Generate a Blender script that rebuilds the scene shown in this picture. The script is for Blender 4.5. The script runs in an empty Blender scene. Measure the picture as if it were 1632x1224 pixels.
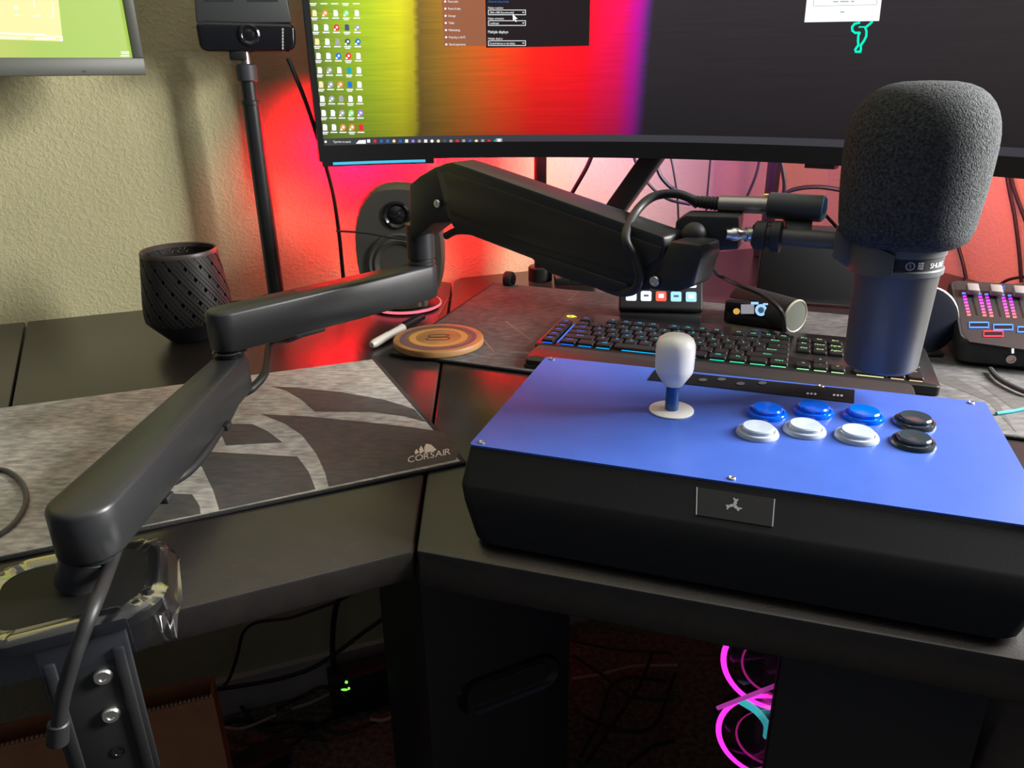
import bpy, bmesh, math, random
from mathutils import Vector, Matrix, noise
random.seed(7)
C = bpy.context.scene.collection
PI = math.pi
R_ = math.radians
D = 0.87            # desk top height above the floor
CH = 0.335          # camera height above the desk top

# ------------------------------------------------------------------ camera
FPX, CX, CY = 1215.0, 816.0, 612.0
_p, _r = R_(22.0), R_(-0.8)
FW = Vector((0, math.cos(_p), -math.sin(_p)))
_rt = Vector((1, 0, 0)); _up = _rt.cross(FW)
RT = _rt * math.cos(_r) + _up * math.sin(_r)
UP = _rt * -math.sin(_r) + _up * math.cos(_r)
CAM = Vector((0, 0, D + CH))
cd = bpy.data.cameras.new('camera'); cam = bpy.data.objects.new('camera', cd); C.objects.link(cam)
m = Matrix((RT, UP, -FW)).transposed().to_4x4(); m.translation = CAM
cam.matrix_world = m
cd.sensor_width = 36; cd.lens = FPX * 36 / 1632; cd.clip_start = 0.02
bpy.context.scene.camera = cam

# ------------------------------------------------------------------ world, lights, exposure
w = bpy.data.worlds.new('world'); bpy.context.scene.world = w; w.use_nodes = True
w.node_tree.nodes['Background'].inputs[0].default_value = (0.62, 0.72, 1.0, 1)
w.node_tree.nodes['Background'].inputs[1].default_value = 0.10
vs = bpy.context.scene.view_settings
vs.view_transform = 'Standard'; vs.look = 'None'; vs.gamma = 1; vs.use_curve_mapping = False; vs.exposure = 0.0

UL = Vector((math.cos(R_(20)), math.sin(R_(20)), 0))     # along the left wall
NL = Vector((UL.y, -UL.x, 0))                              # left wall, into the room
W0 = Vector((-.76, 1.15, 0))
WC = W0 + UL * 1.535                                       # room corner
VR = NL.copy()                                             # along the right wall, towards the viewer
NR = -UL                                                   # right wall, into the room

def area(name, loc, direction, sx, sy, power, col, spread=180):
    l = bpy.data.lights.new(name, 'AREA'); l.shape = 'RECTANGLE'; l.size = sx; l.size_y = sy
    l.energy = power; l.color = col; l.spread = R_(spread)
    o = bpy.data.objects.new(name, l); C.objects.link(o)
    o.location = loc; o.rotation_euler = Vector(direction).to_track_quat('-Z', 'Y').to_euler()
    return o
# daylight through the window in the right wall
wl = WC + VR * 1.15 + UL * 0.14 + Vector((0, 0, D + .66))
area('window_daylight', wl, NR + Vector((0, 0, -.05)), .46, .7, 66, (1.0, 1.0, .97), 150)

# ------------------------------------------------------------------ helpers
def ray(x, y): return FW + RT * ((x - CX) / FPX) - UP * ((y - CY) / FPX)
class Plane:
    def __init__(s, p, n): s.p = Vector(p); s.n = Vector(n).normalized()
    def at(s, x, y, off=0):
        d = ray(x, y); t = (s.p - CAM).dot(s.n) / d.dot(s.n)
        return CAM + d * t + s.n * off
class Cyl:
    def __init__(s, c, r): s.c = Vector(c); s.r = r
    def at(s, x, y, off=0):
        d = ray(x, y); o = Vector((CAM.x - s.c.x, CAM.y - s.c.y)); e = Vector((d.x, d.y)); r = s.r - off
        a = e.dot(e); b = o.dot(e); c = o.dot(o) - r * r
        return CAM + d * ((-b + math.sqrt(b * b - a * c)) / a)
def HZ(z): return Plane((0, 0, D + z), (0, 0, 1))
DESK = HZ(0)
def P(x, y, z=0): return HZ(z).at(x, y)
def PD(x, y, dep): return CAM + ray(x, y) * dep
def VP(p, d): n = Vector((d[1], -d[0], 0)); return Plane(p, n)    # vertical plane through p along d, normal towards viewer

def mat(name, col, rough=.5, metal=0, spec=.5, trans=0, noise_amt=0, scale=20, bump=0, bscale=200, coat=0, alpha=1, sss=0):
    m = bpy.data.materials.new(name); m.use_nodes = True
    nt = m.node_tree; b = nt.nodes['Principled BSDF']
    b.inputs['Base Color'].default_value = (*col, 1); b.inputs['Roughness'].default_value = rough
    b.inputs['Metallic'].default_value = metal; b.inputs['Specular IOR Level'].default_value = spec
    b.inputs['Transmission Weight'].default_value = trans; b.inputs['Coat Weight'].default_value = coat
    b.inputs['Alpha'].default_value = alpha
    if sss: b.inputs['Subsurface Weight'].default_value = sss; b.inputs['Subsurface Scale'].default_value = .004
    tc = nt.nodes.new('ShaderNodeTexCoord')
    if noise_amt:
        n = nt.nodes.new('ShaderNodeTexNoise'); n.inputs['Scale'].default_value = scale; n.inputs['Detail'].default_value = 6
        nt.links.new(tc.outputs['Object'], n.inputs['Vector'])
        r = nt.nodes.new('ShaderNodeValToRGB')
        lo = [max(0, c * (1 - noise_amt)) for c in col]; hi = [min(1, c * (1 + noise_amt)) for c in col]
        r.color_ramp.elements[0].position = .3; r.color_ramp.elements[1].position = .7
        r.color_ramp.elements[0].color = (*lo, 1); r.color_ramp.elements[1].color = (*hi, 1)
        nt.links.new(n.outputs['Fac'], r.inputs['Fac']); nt.links.new(r.outputs['Color'], b.inputs['Base Color'])
    if bump:
        n = nt.nodes.new('ShaderNodeTexNoise'); n.inputs['Scale'].default_value = bscale; n.inputs['Detail'].default_value = 3
        nt.links.new(tc.outputs['Object'], n.inputs['Vector'])
        bp = nt.nodes.new('ShaderNodeBump'); bp.inputs['Strength'].default_value = bump; bp.inputs['Distance'].default_value = .003
        nt.links.new(n.outputs['Fac'], bp.inputs['Height']); nt.links.new(bp.outputs['Normal'], b.inputs['Normal'])
    return m
def emit(name, col, st=1.0):
    m = bpy.data.materials.new(name); m.use_nodes = True; nt = m.node_tree
    b = nt.nodes['Principled BSDF']; b.inputs['Base Color'].default_value = (*[c * .3 for c in col], 1); b.inputs['Roughness'].default_value = .4
    b.inputs['Emission Color'].default_value = (*col, 1); b.inputs['Emission Strength'].default_value = st
    return m

def thing(name, label, cat, loc=(0, 0, 0), rz=0, group=None):
    o = bpy.data.objects.new(name, None); C.objects.link(o); o.empty_display_size = .02
    o.matrix_basis = Matrix.Translation(Vector(loc)) @ Matrix.Rotation(rz, 4, 'Z')
    tag(o, label, cat, group); return o
def tag(o, label=None, cat=None, group=None, kind=None):
    for k, v in (('label', label), ('category', cat), ('group', group), ('kind', kind)):
        if v: o[k] = v
    return o
def wmat(o):
    m = o.matrix_basis.copy()
    while o.parent: o = o.parent; m = o.matrix_basis @ m
    return m
def mk(name, bm, mats, parent=None, world=True, smooth=40, label=None, kind=None, origin=None):
    """one mesh object from a bmesh; world=True: the bmesh is in world coordinates"""
    if parent is not None and world: bm.transform(wmat(parent).inverted())
    if parent is None and world:
        if origin is None:
            cs = [v.co for v in bm.verts]
            origin = Vector(((min(c.x for c in cs) + max(c.x for c in cs)) / 2, (min(c.y for c in cs) + max(c.y for c in cs)) / 2, min(c.z for c in cs)))
        bm.transform(Matrix.Translation(-Vector(origin)))
    bmesh.ops.recalc_face_normals(bm, faces=bm.faces)
    me = bpy.data.meshes.new(name); bm.to_mesh(me); bm.free()
    for mm in (mats if isinstance(mats, (list, tuple)) else [mats]): me.materials.append(mm)
    if smooth: me.shade_smooth(); me.set_sharp_from_angle(angle=R_(smooth))
    o = bpy.data.objects.new(name, me); C.objects.link(o); o.parent = parent
    if parent is None and world: o.location = origin
    if label: o['label'] = label
    if kind: o['kind'] = kind
    return o
def dup(o, name=None):
    c = o.copy(); C.objects.link(c); return c

# bmesh shape makers -------------------------------------------------
def B(): return bmesh.new()
def addpoly(bm, pts, mi=0):
    f = bm.faces.new([bm.verts.new(p) for p in pts]); f.material_index = mi; return f
def bevel(bm, w, seg=2, geom=None):
    bmesh.ops.bevel(bm, geom=geom or list(bm.edges), offset=w, segments=seg, affect='EDGES', clamp_overlap=True, profile=.5)
def box(bm, c, s, M=None, bev=0, seg=2):
    t = bmesh.new(); r = bmesh.ops.create_cube(t, size=1)
    t.transform(Matrix.Diagonal((*s, 1)))
    if bev: bevel(t, bev, seg)
    t.transform(Matrix.Translation(c)); 
    if M: t.transform(M)
    join(bm, t)
def join(bm, t, mi=None):
    mp = {v: bm.verts.new(v.co) for v in t.verts}
    for f in t.faces:
        try:
            g = bm.faces.new([mp[v] for v in f.verts]); g.material_index = f.material_index if mi is None else mi
        except ValueError: pass
    t.free()
def prism(pts, vec, bev=0, seg=2):
    """polygon (world points) extruded by vec"""
    bm = B(); n = len(pts); vec = Vector(vec)
    a = [bm.verts.new(p) for p in pts]; b = [bm.verts.new(Vector(p) + vec) for p in pts]
    bm.faces.new(a); bm.faces.new(b[::-1])
    for i in range(n): bm.faces.new((a[i], b[i], b[(i + 1) % n], a[(i + 1) % n]))
    bmesh.ops.recalc_face_normals(bm, faces=bm.faces)
    if bev: bevel(bm, bev, seg)
    return bm
def rrect(x0, x1, y0, y1, r, n=5):
    out = []
    for cx, cy, a in ((x1 - r, y1 - r, 0), (x0 + r, y1 - r, 90), (x0 + r, y0 + r, 180), (x1 - r, y0 + r, 270)):
        for i in range(n + 1):
            t = R_(a + 90 * i / n); out.append((cx + r * math.cos(t), cy + r * math.sin(t)))
    return out
def loft(rings, cap=True, closed=True):
    bm = B(); vs_ = [[bm.verts.new(p) for p in r] for r in rings]; n = len(rings[0])
    for a, b in zip(vs_[:-1], vs_[1:]):
        for i in range(n if closed else n - 1):
            bm.faces.new((a[i], a[(i + 1) % n], b[(i + 1) % n], b[i]))
    if cap: bm.faces.new(vs_[0][::-1]); bm.faces.new(vs_[-1])
    return bm
def lathe(prof, n=32, M=None, cap=True):
    bm = loft([[(max(r, 1e-5) * math.cos(2 * PI * i / n), max(r, 1e-5) * math.sin(2 * PI * i / n), z) for i in range(n)] for r, z in prof], cap)
    if M: bm.transform(M)
    return bm
def axisM(a, b):
    a, b = Vector(a), Vector(b); q = (b - a).to_track_quat('Z', 'Y')
    return Matrix.Translation(a) @ q.to_matrix().to_4x4()
def cyl(a, b, r, r2=None, n=20, bev=0):
    L = (Vector(b) - Vector(a)).length; r2 = r if r2 is None else r2
    pr = [(r, 0), (r2, L)] if not bev else [(r - bev, 0), (r, bev), (r2, L - bev), (r2 - bev, L)]
    return lathe(pr, n, axisM(a, b))
def spline(pts, k=8):
    pts = [Vector(p) for p in pts]; q = [pts[0] * 2 - pts[1]] + pts + [pts[-1] * 2 - pts[-2]]; out = []
    for i in range(1, len(q) - 2):
        a, b, c, d = q[i - 1:i + 3]
        for j in range(k):
            t = j / k
            out.append(.5 * (2 * b + (c - a) * t + (2 * a - 5 * b + 4 * c - d) * t * t + (3 * b - a - 3 * c + d) * t ** 3))
    return out + [pts[-1]]
def tube(pts, r, n=8, k=8, smooth=True):
    pts = spline(pts, k) if smooth else [Vector(p) for p in pts]
    rings = []; nrm = None
    for i, p in enumerate(pts):
        t = (pts[min(i + 1, len(pts) - 1)] - pts[max(i - 1, 0)]).normalized()
        if nrm is None: nrm = t.orthogonal().normalized()
        nrm = (nrm - t * nrm.dot(t)).normalized(); bn = t.cross(nrm)
        rr = r(i / (len(pts) - 1)) if callable(r) else r
        rings.append([p + (nrm * math.cos(2 * PI * j / n) + bn * math.sin(2 * PI * j / n)) * rr for j in range(n)])
    return loft(rings)
def onto(bm, M): bm.transform(M); return bm
def upx(pts, vec=None): return pts

# glyphs of the built-in font ------------------------------------------
GL = {}
def make_glyphs(chars):
    tmp = []
    for ch in sorted(set(chars)):
        cu = bpy.data.curves.new('g', 'FONT'); cu.body = ch; cu.size = 1; cu.resolution_u = 3
        o = bpy.data.objects.new('g', cu); C.objects.link(o); tmp.append((ch, o, cu))
    dg = bpy.context.evaluated_depsgraph_get()
    for ch, o, cu in tmp:
        e = o.evaluated_get(dg); me = e.to_mesh()
        v = [(p.co.x, p.co.y) for p in me.vertices]; f = [tuple(q.vertices) for q in me.polygons]
        x0 = min((p[0] for p in v), default=0); x1 = max((p[0] for p in v), default=.3)
        GL[ch] = ([(a - x0, b) for a, b in v], f, x1 - x0); e.to_mesh_clear()
    for ch, o, cu in tmp: bpy.data.objects.remove(o); bpy.data.curves.remove(cu)
def text2d(s, sp=.07):
    V, F, x = [], [], 0
    for ch in s:
        if ch == ' ': x += .28; continue
        v, f, wd = GL[ch]; k = len(V)
        V += [(a + x, b) for a, b in v]; F += [tuple(i + k for i in q) for q in f]; x += wd + sp
    return V, F, x - sp
def text_px(bm, surf, s, x0, y0, x1, y1, h, off=.0006, mi=0):
    """text on a surface: baseline from pixel (x0,y0) to (x1,y1), letter height h pixels"""
    V, F, wd = text2d(s); ux, uy = (x1 - x0) / wd, (y1 - y0) / wd
    vs_ = [bm.verts.new(surf.at(x0 + a * ux, y0 + a * uy - b * h / .72, off)) for a, b in V]
    for q in F:
        try: bm.faces.new([vs_[i] for i in q]).material_index = mi
        except ValueError: pass
def poly_px(bm, surf, pts, off=.0005, mi=0): return addpoly(bm, [surf.at(x, y, off) for x, y in pts], mi)
def rect_px(bm, surf, x0, y0, x1, y1, off=.0005, mi=0): return poly_px(bm, surf, [(x0, y0), (x1, y0), (x1, y1), (x0, y1)], off, mi)
def disc_px(bm, surf, x, y, rx, ry, off=.0005, mi=0, n=14): return poly_px(bm, surf, [(x + rx * math.cos(2 * PI * i / n), y + ry * math.sin(2 * PI * i / n)) for i in range(n)], off, mi)
make_glyphs('ABCDEFGHIJKLMNOPQRSTUVWXYZabcdefghijklmnopqrstuvwxyz0123456789()&;,./-=[]*+<')

# ------------------------------------------------------------------ materials
def wall_mat(name, col):
    m = mat(name, col, .85, spec=.2, noise_amt=.06, scale=6)
    nt = m.node_tree; b = nt.nodes['Principled BSDF']; tc = nt.nodes['Texture Coordinate']
    n = nt.nodes.new('ShaderNodeTexNoise'); n.inputs['Scale'].default_value = 165; n.inputs['Detail'].default_value = 2.5; n.inputs['Distortion'].default_value = .6
    nt.links.new(tc.outputs['Object'], n.inputs['Vector'])
    r = nt.nodes.new('ShaderNodeMapRange'); r.inputs[1].default_value = .4; r.inputs[2].default_value = .68
    nt.links.new(n.outputs['Fac'], r.inputs[0])
    bp = nt.nodes.new('ShaderNodeBump'); bp.inputs['Strength'].default_value = .33; bp.inputs['Distance'].default_value = .002
    nt.links.new(r.outputs[0], bp.inputs['Height']); nt.links.new(bp.outputs['Normal'], b.inputs['Normal'])
    return m
M_wall = wall_mat('wall_paint', (.62, .565, .33))
M_trim = mat('white_trim', (.6, .56, .5), .5)
M_floor = mat('carpet', (.14, .135, .13), .95, spec=.1, noise_amt=.5, scale=90, bump=.8, bscale=350)
M_ceil = mat('ceiling_white', (.7, .7, .68), .9)
M_desk = mat('black_laminate', (.021, .0175, .0168), .27, spec=.55, noise_amt=.12, scale=60, bump=.05, bscale=600)
M_black = mat('black_powder_coat', (.018, .018, .019), .42, bump=.04, bscale=900)
M_blackm = mat('matte_black_plastic', (.016, .016, .018), .55)
M_blackg = mat('gloss_black_plastic', (.01, .01, .012), .14)
M_rubber = mat('black_rubber', (.014, .014, .015), .5)
M_dark = mat('dark_grey_plastic', (.045, .048, .052), .5)
M_steel = mat('bright_steel', (.75, .75, .74), .25, metal=1)
M_dsteel = mat('nickel', (.42, .38, .36), .35, metal=1)
M_white = mat('white_plastic', (.86, .84, .82), .28, sss=.2)

# ================================================================== STRUCTURE
def wall_box(bm, base, u, n, s0, s1, z0, z1, th=.12):
    pts = [base + u * s0 + Vector((0, 0, z0)), base + u * s1 + Vector((0, 0, z0)), base + u * s1 + Vector((0, 0, z1)), base + u * s0 + Vector((0, 0, z1))]
    join(bm, prism(pts, n * -th))
b = B(); wall_box(b, W0, UL, NL, -2.6, 1.535 + .12, 0, 2.5); tag(mk('wall_left', b, M_wall, smooth=0), kind='structure', label='beige textured wall behind the left side of the desk')
b = B(); WN0, WN1, WZ0, WZ1 = .78, 1.66, D + .22, D + 1.22
for s0, s1, z0, z1 in ((0, WN0, 0, 2.5), (WN1, 3.2, 0, 2.5), (WN0, WN1, 0, WZ0), (WN0, WN1, WZ1, 2.5)):
    wall_box(b, WC, VR, NR, s0, s1, z0, z1)
tag(mk('wall_right', b, M_wall, smooth=0), kind='structure', label='beige textured wall with the window, right of the corner')
b = B()
for s0, s1, z0, z1 in ((WN0 - .06, WN0, WZ0 - .06, WZ1 + .06), (WN1, WN1 + .06, WZ0 - .06, WZ1 + .06), (WN0, WN1, WZ0 - .06, WZ0), (WN0, WN1, WZ1, WZ1 + .06)):
    wall_box(b, WC + NR * .015, VR, NR, s0, s1, z0, z1, .0145)
tag(mk('window_1', b, M_trim, smooth=0), kind='structure', label='white window casing in the right wall')
b = B(); box(b, (0, .2, -.05), (6.4, 5.2, .1)); tag(mk('floor', b, M_floor, smooth=0), kind='structure', label='dark grey carpet under the desk')
b = B(); box(b, (0, .2, 2.55), (6.4, 5.2, .1)); tag(mk('ceiling', b, M_ceil, smooth=0), kind='structure')
b = B(); wall_box(b, W0 + NL * .016, UL, NL, -2.6, 1.535 - .018, .001, .085, .0155); tag(mk('baseboard_left', b, M_trim, smooth=0), kind='structure')
b = B(); wall_box(b, WC + NR * .016, VR, NR, .0, 3.1, .001, .085, .0155); tag(mk('baseboard_right', b, M_trim, smooth=0), kind='structure')

# ================================================================== DESK
def V2(x, y, z=0): return Vector((x, y, D + z))
def isect(p, d, q, e):
    p, d, q, e = [Vector((v[0], v[1])) for v in (p, d, q, e)]
    t = ((q.x - p.x) * e.y - (q.y - p.y) * e.x) / (d.x * e.y - d.y * e.x); r = p + d * t
    return Vector((r.x, r.y, 0))
A = Vector((-.076, .492, 0)); FLd = Vector((-.919, -.394, 0)); FRd = Vector((.951, -.309, 0))
BK = W0 + NL * .047; BR0 = WC + NR * .03
SL0, SL1 = Vector((-.559, .779, 0)), Vector((-.705, 1.054, 0)); SLd = (SL1 - SL0)
S = Vector((-.10, 1.268, 0))
desk = thing('corner_desk', 'black laminate corner desk with angled panels against the beige walls', 'desk', (0.1, .9, 0))
def up(v, z): return Vector((v.x, v.y, D + z))
slf = isect(A, FLd, SL0, SLd); slb = isect(BK, UL, SL0, SLd); sb = isect(BK, UL, A, S - A)
g = UL * .0012
def panel(pts, th, name='desktop_panel', bev=.0025):
    bm = prism([up(p, 0) for p in pts], (0, 0, -th), bev, 2); return mk(name, bm, M_desk, desk)
sbl = sb - Vector((0, .012, 0))
panel([A - g, slf + g, slb + g, sb - UL * .035, sbl - g + Vector((0, -.02, 0))], .026)
SLn = Vector((SLd.y, -SLd.x, 0)).normalized()
pl = [slf - g, slf + FLd * .75, slf + FLd * .75 + NL * -.75, slb - g]
panel([slf - g, slf - g + FLd * .9, slb - UL * .72, slb - g], .026)
fe = A + FRd * 1.1; cw = isect(BK, UL, BR0, VR)
ce = BR0 + VR * 1.35
panel([A + g, up(sbl, 0) - Vector((0, 0, D)) + Vector((.0015, -.01, 0)), sb + UL * .012 + Vector((0, .0, 0)), sb + UL * .03, cw, ce, fe], .034)
for p in (Vector((-.0, 1.22, 0)), Vector((-1.15, .75, 0)), Vector((-1.0, .25, 0)), Vector((.62, 1.45, 0)), Vector((1.02, .35, 0))):
    bm = B(); box(bm, (p.x, p.y, (D - .03) / 2), (.05, .05, D - .036), bev=.004); mk('leg', bm, M_black, desk)
bm = B(); c = (A + S) / 2; box(bm, (c.x + .0, c.y + .25, D - .046), (.3, .04, .022), bev=.003); mk('brace', bm, M_black, desk)

# ================================================================== DESK MATS
def mat_cloth(name, col, k=1.0):
    m = mat(name, col, .75, spec=.35)
    nt = m.node_tree; b = nt.nodes['Principled BSDF']; tc = nt.nodes['Texture Coordinate']
    n1 = nt.nodes.new('ShaderNodeTexNoise'); n1.inputs['Scale'].default_value = 14; n1.inputs['Detail'].default_value = 9; n1.inputs['Roughness'].default_value = .7
    mp = nt.nodes.new('ShaderNodeMapping'); mp.inputs['Rotation'].default_value = (0, 0, .6); mp.inputs['Scale'].default_value = (22, 60, 1)
    n2 = nt.nodes.new('ShaderNodeTexNoise'); n2.inputs['Scale'].default_value = 3; n2.inputs['Detail'].default_value = 4
    nt.links.new(tc.outputs['Object'], n1.inputs['Vector']); nt.links.new(tc.outputs['Object'], mp.inputs['Vector']); nt.links.new(mp.outputs[0], n2.inputs['Vector'])
    a = nt.nodes.new('ShaderNodeMath'); a.operation = 'MULTIPLY'; nt.links.new(n1.outputs['Fac'], a.inputs[0]); nt.links.new(n2.outputs['Fac'], a.inputs[1])
    r = nt.nodes.new('ShaderNodeValToRGB'); r.color_ramp.elements[0].position = .14; r.color_ramp.elements[1].position = .42
    r.color_ramp.elements[0].color = (*[c * (1 - .45 * k) for c in col], 1); r.color_ramp.elements[1].color = (*[min(1, c * (1 + .55 * k)) for c in col], 1)
    nt.links.new(a.outputs[0], r.inputs['Fac']); nt.links.new(r.outputs['Color'], b.inputs['Base Color'])
    return m
M_mat = mat_cloth('scratched_grey_cloth', (.37, .35, .315))
M_matd = mat_cloth('dark_print', (.07, .066, .062), .5)
M_mat2 = mat_cloth('dark_grey_cloth', (.10, .095, .095))
M_print = mat('logo_print', (.75, .66, .58), .7)
M_edge = mat('stitched_edge', (.02, .02, .02), .8, bump=.5, bscale=900)
pB = P(600, 576); pA = P(0, 655); ud = (pB - pA).normalized(); nd = Vector((ud.y, -ud.x, 0))
pC0 = P(745, 722)
dep = (P(742, 738) - pB).dot(nd)
mat1 = thing('desk_mat', 'grey scratched-print desk mat with a white sail logo at its corner', 'desk mat', pB)
def mat_outline(p0, u, n, L, dp, sk=0, r=.012):
    out = []
    for x, y in rrect(-L, 0, 0, dp, r, 4): out.append(p0 + u * (x + sk * y / dp) + n * y)
    return out
sk1 = (P(742, 738) - pB).dot(ud)
pts = mat_outline(pB, ud, nd, .93, dep, 0); 
M1 = lambda k: [Vector((p.x, p.y, D + k)) for p in pts]
# right edge follows the photographed corner
Q = [pA - ud * .35, pB, P(744, 741), P(744, 741) - (P(744, 741) - P(290, 836)).normalized() * 1.1]
bm = prism([Vector((q.x, q.y, D + .0006)) for q in Q], (0, 0, .0034), .0012, 2); mk('base', bm, M_edge, mat1)
ce_ = sum(Q, Vector()) / 4
Qi = [q + (ce_ - q).normalized() * .006 for q in Q]
bm = prism([Vector((q.x, q.y, D + .0038)) for q in Qi], (0, 0, .0005)); mk('cloth_top', bm, M_mat, mat1, smooth=0)
T1 = HZ(.0043)
shapes = [[(433, 616), (474, 618), (543, 625), (612, 637), (660, 652), (679, 673), (646, 664), (595, 657), (502, 656), (481, 637), (457, 623)],
 [(416, 660), (492, 664), (577, 672), (646, 680), (706, 688), (732, 720), (726, 733), (524, 776), (519, 755), (505, 724), (481, 693), (454, 675)],
 [(337, 675), (402, 676), (426, 687), (450, 705), (361, 710), (353, 693)],
 [(300, 718), (474, 728), (492, 752), (503, 780), (350, 813), (341, 783), (323, 745)],
 [(274, 745), (294, 766), (248, 769), (255, 757)],
 [(200, 784), (306, 788), (318, 806), (320, 819), (265, 830), (190, 846), (150, 850)]]
bm = B()
for s in shapes: poly_px(bm, T1, s, .0002)
mk('print', bm, M_matd, mat1, smooth=0)
bm = B()
text_px(bm, T1, 'CORSAIR', 650, 738, 718, 724, 10, .0003)
for sx, w_, h0 in ((661, 7, 9), (668, 8, 13), (676, 20, 15)):
    y = 725 - (sx - 661) * .17
    poly_px(bm, T1, [(sx + 1, y), (sx, y - h0 * .55), (sx + 3, y - h0), (sx + w_ * .55, y - h0 * .9), (sx + w_, y - h0 * .35), (sx + w_ * .8, y - 3)], .0003)
mk('sail_logo', bm, M_print, mat1, smooth=0, label='white sail logo with lettering')

a2, b2, c2 = P(620, 567), P(840, 603), P(786, 454)
u2 = (b2 - a2).normalized(); u2 = Vector((math.cos(R_(-22.5)), math.sin(R_(-22.5)), 0))
mat2 = thing('desk_mat', 'dark grey scratched desk mat under the keyboard and coaster', 'desk mat', a2)
Q2 = [a2, c2, c2 + u2 * .93, a2 + u2 * .95]
bm = prism([Vector((q.x, q.y, D + .0006)) for q in Q2], (0, 0, .0034), .0012, 2); mk('base', bm, M_edge, mat2)
ce_ = sum(Q2, Vector()) / 4
bm = prism([Vector((q.x, q.y, D + .0038)) for q in [q + (ce_ - q).normalized() * .005 for q in Q2]], (0, 0, .0005)); mk('cloth_top', bm, M_mat2, mat2, smooth=0)
bm = B()
for s in ([(1470, 598), (1520, 600), (1590, 640), (1620, 690), (1575, 640), (1530, 622)], [(1560, 612), (1632, 632), (1660, 660), (1612, 650)]): poly_px(bm, T1, s, .0002)
mk('print', bm, M_matd, mat2, smooth=0)
M_scr = mat('pale_scratch', (.3, .27, .26), .8); bm = B()
for p, q, w_ in (((700, 500), (716, 470), .0016), ((768, 538), (788, 562), .0016), ((806, 512), (850, 545), .0014), ((905, 480), (922, 465), .0012), ((690, 484), (730, 476), .001)):
    x, y = T1.at(*p, .0002), T1.at(*q, .0002); n_ = (y - x).cross(Vector((0, 0, 1))).normalized() * w_ * .5
    addpoly(bm, [x - n_, x + n_, y + n_ * .3, y - n_ * .3]); mk('scratch_print', bm, M_scr, mat2, smooth=0); bm = B()
bm.free()

# ================================================================== ARCADE STICK
SD = R_(-19.3); su = Vector((math.cos(SD), math.sin(SD), 0)); sn = Vector((-su.y, su.x, 0))
so = P(748, 710, .065); so.z = D
stick = thing('arcade_stick', 'black arcade fight stick with a blue top plate and eight round buttons', 'game controller', so, SD)
SW, SDp, SH = .399, .212, .065
def sring(z, x0, x1, y0, y1, r): return [(x, y, z) for x, y in rrect(x0, x1, y0, y1, r, 4)]
bm = loft([sring(.002, .018, SW - .018, -.036, SDp - .01, .02), sring(.006, .013, SW - .013, -.041, SDp, .02), sring(.030, .004, SW - .004, -.032, SDp + .012, .012),
           sring(.0415, .0, SW, -.0245, SDp + .012, .008), sring(.0435, .0, SW, -.0225, SDp + .011, .008), sring(.063, 0.0, SW, -.0005, SDp + .002, .004), sring(.0642, .001, SW - .001, 0.0005, SDp + .001, .003)])
M_stick = mat('stick_shell', (.005, .0055, .007), .5, spec=.2, bump=.05, bscale=1200)
mk('shell', bm, M_stick, stick, world=False, smooth=35)
M_blue = mat('blue_plate', (.035, .085, .36), .38, noise_amt=.05, scale=40)
nt = M_blue.node_tree
bm = loft([sring(.0643, 0, SW, 0, SDp, .003), sring(.066, 0, SW, 0, SDp, .003)]); mk('top_plate', bm, M_blue, stick, world=False)
SP = Plane((0, 0, D + .066), (0, 0, 1)); sinv = wmat(stick).inverted()
def sl(x, y, off=0): return sinv @ SP.at(x, y, off)
bm = prism([SP.at(*q, -.0003) for q in ((1044, 590), (1362, 622), (1361, 643), (1032, 606))], (0, 0, .0009)); mk('control_strip', bm, M_blackg, stick)
bm = B()
for x, y in ((1120, 607), (1150, 606), (1180, 613), (1215, 612)): disc_px(bm, SP, x, y, 7, 2.5, .0012)
mk('strip_button', bm, M_dark, stick)
M_ico = mat('grey_print', (.35, .35, .36), .5)
bm = B()
for x in (1293, 1335):
    for k in range(3): disc_px(bm, SP, x + 6 * k - 6, 629 + (x - 1293) * .06 + k * .4, 2.2, 1.6, .0012)
mk('strip_print', bm, M_ico, stick, smooth=0)
scr = lathe([(.0028, 0), (.0028, .0008), (.002, .0013), (.0012, .0006)], 12)
first = None
for x, y in ((.008, .006), (.008, SDp - .006), (SW - .012, SDp - .006), (SW - .01, .006), (.13, SDp - .004), (.265, SDp - .004), (.2, .006)):
    if first is None: first = o = mk('screw', scr, M_dsteel, stick, world=False); o.location = (x, y, .066)
    else: o = dup(first); o.location = (x, y, .066)
M_bluebtn = mat('blue_clear_plastic', (.0, .12, .85), .12, trans=.25)
M_clr = mat('clear_plastic', (.50, .57, .68), .12, trans=.35)
M_smk = mat('smoke_plastic', (.035, .045, .055), .1, trans=.25)
rim = lathe([(.0168, 0), (.0168, .0012), (.0155, .0032), (.0136, .0036), (.0128, .0026)], 32)
plg = lathe([(.0126, .0002), (.0126, .0058), (.0115, .0068), (.0085, .0066), (.003, .0062), (0, .006)], 32)
rims, plgs = {}, {}
rme = plgm = None
for (x, y), mm in zip(((1222, 660), (1296, 657), (1376, 665), (1207, 691), (1282, 687), (1365, 697), (1457, 675), (1455, 707)), [M_bluebtn] * 3 + [M_clr] * 3 + [M_smk] * 2):
    p = sl(x, y)
    key = mm.name
    if key not in rims:
        rr = mk('button', rim.copy(), mm, stick, world=False); pp = mk('plunger', plg.copy(), mm, rr, world=False); rims[key] = rr; plgs[key] = pp
    else:
        rr = dup(rims[key]); pp = dup(plgs[key]); pp.parent = rr
    rr.location = (p.x, p.y, .0661)
    rr['label'] = {'blue_clear_plastic': 'translucent blue push button', 'clear_plastic': 'clear white push button', 'smoke_plastic': 'smoky black push button'}[key]
p = sl(1070, 654)
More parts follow.
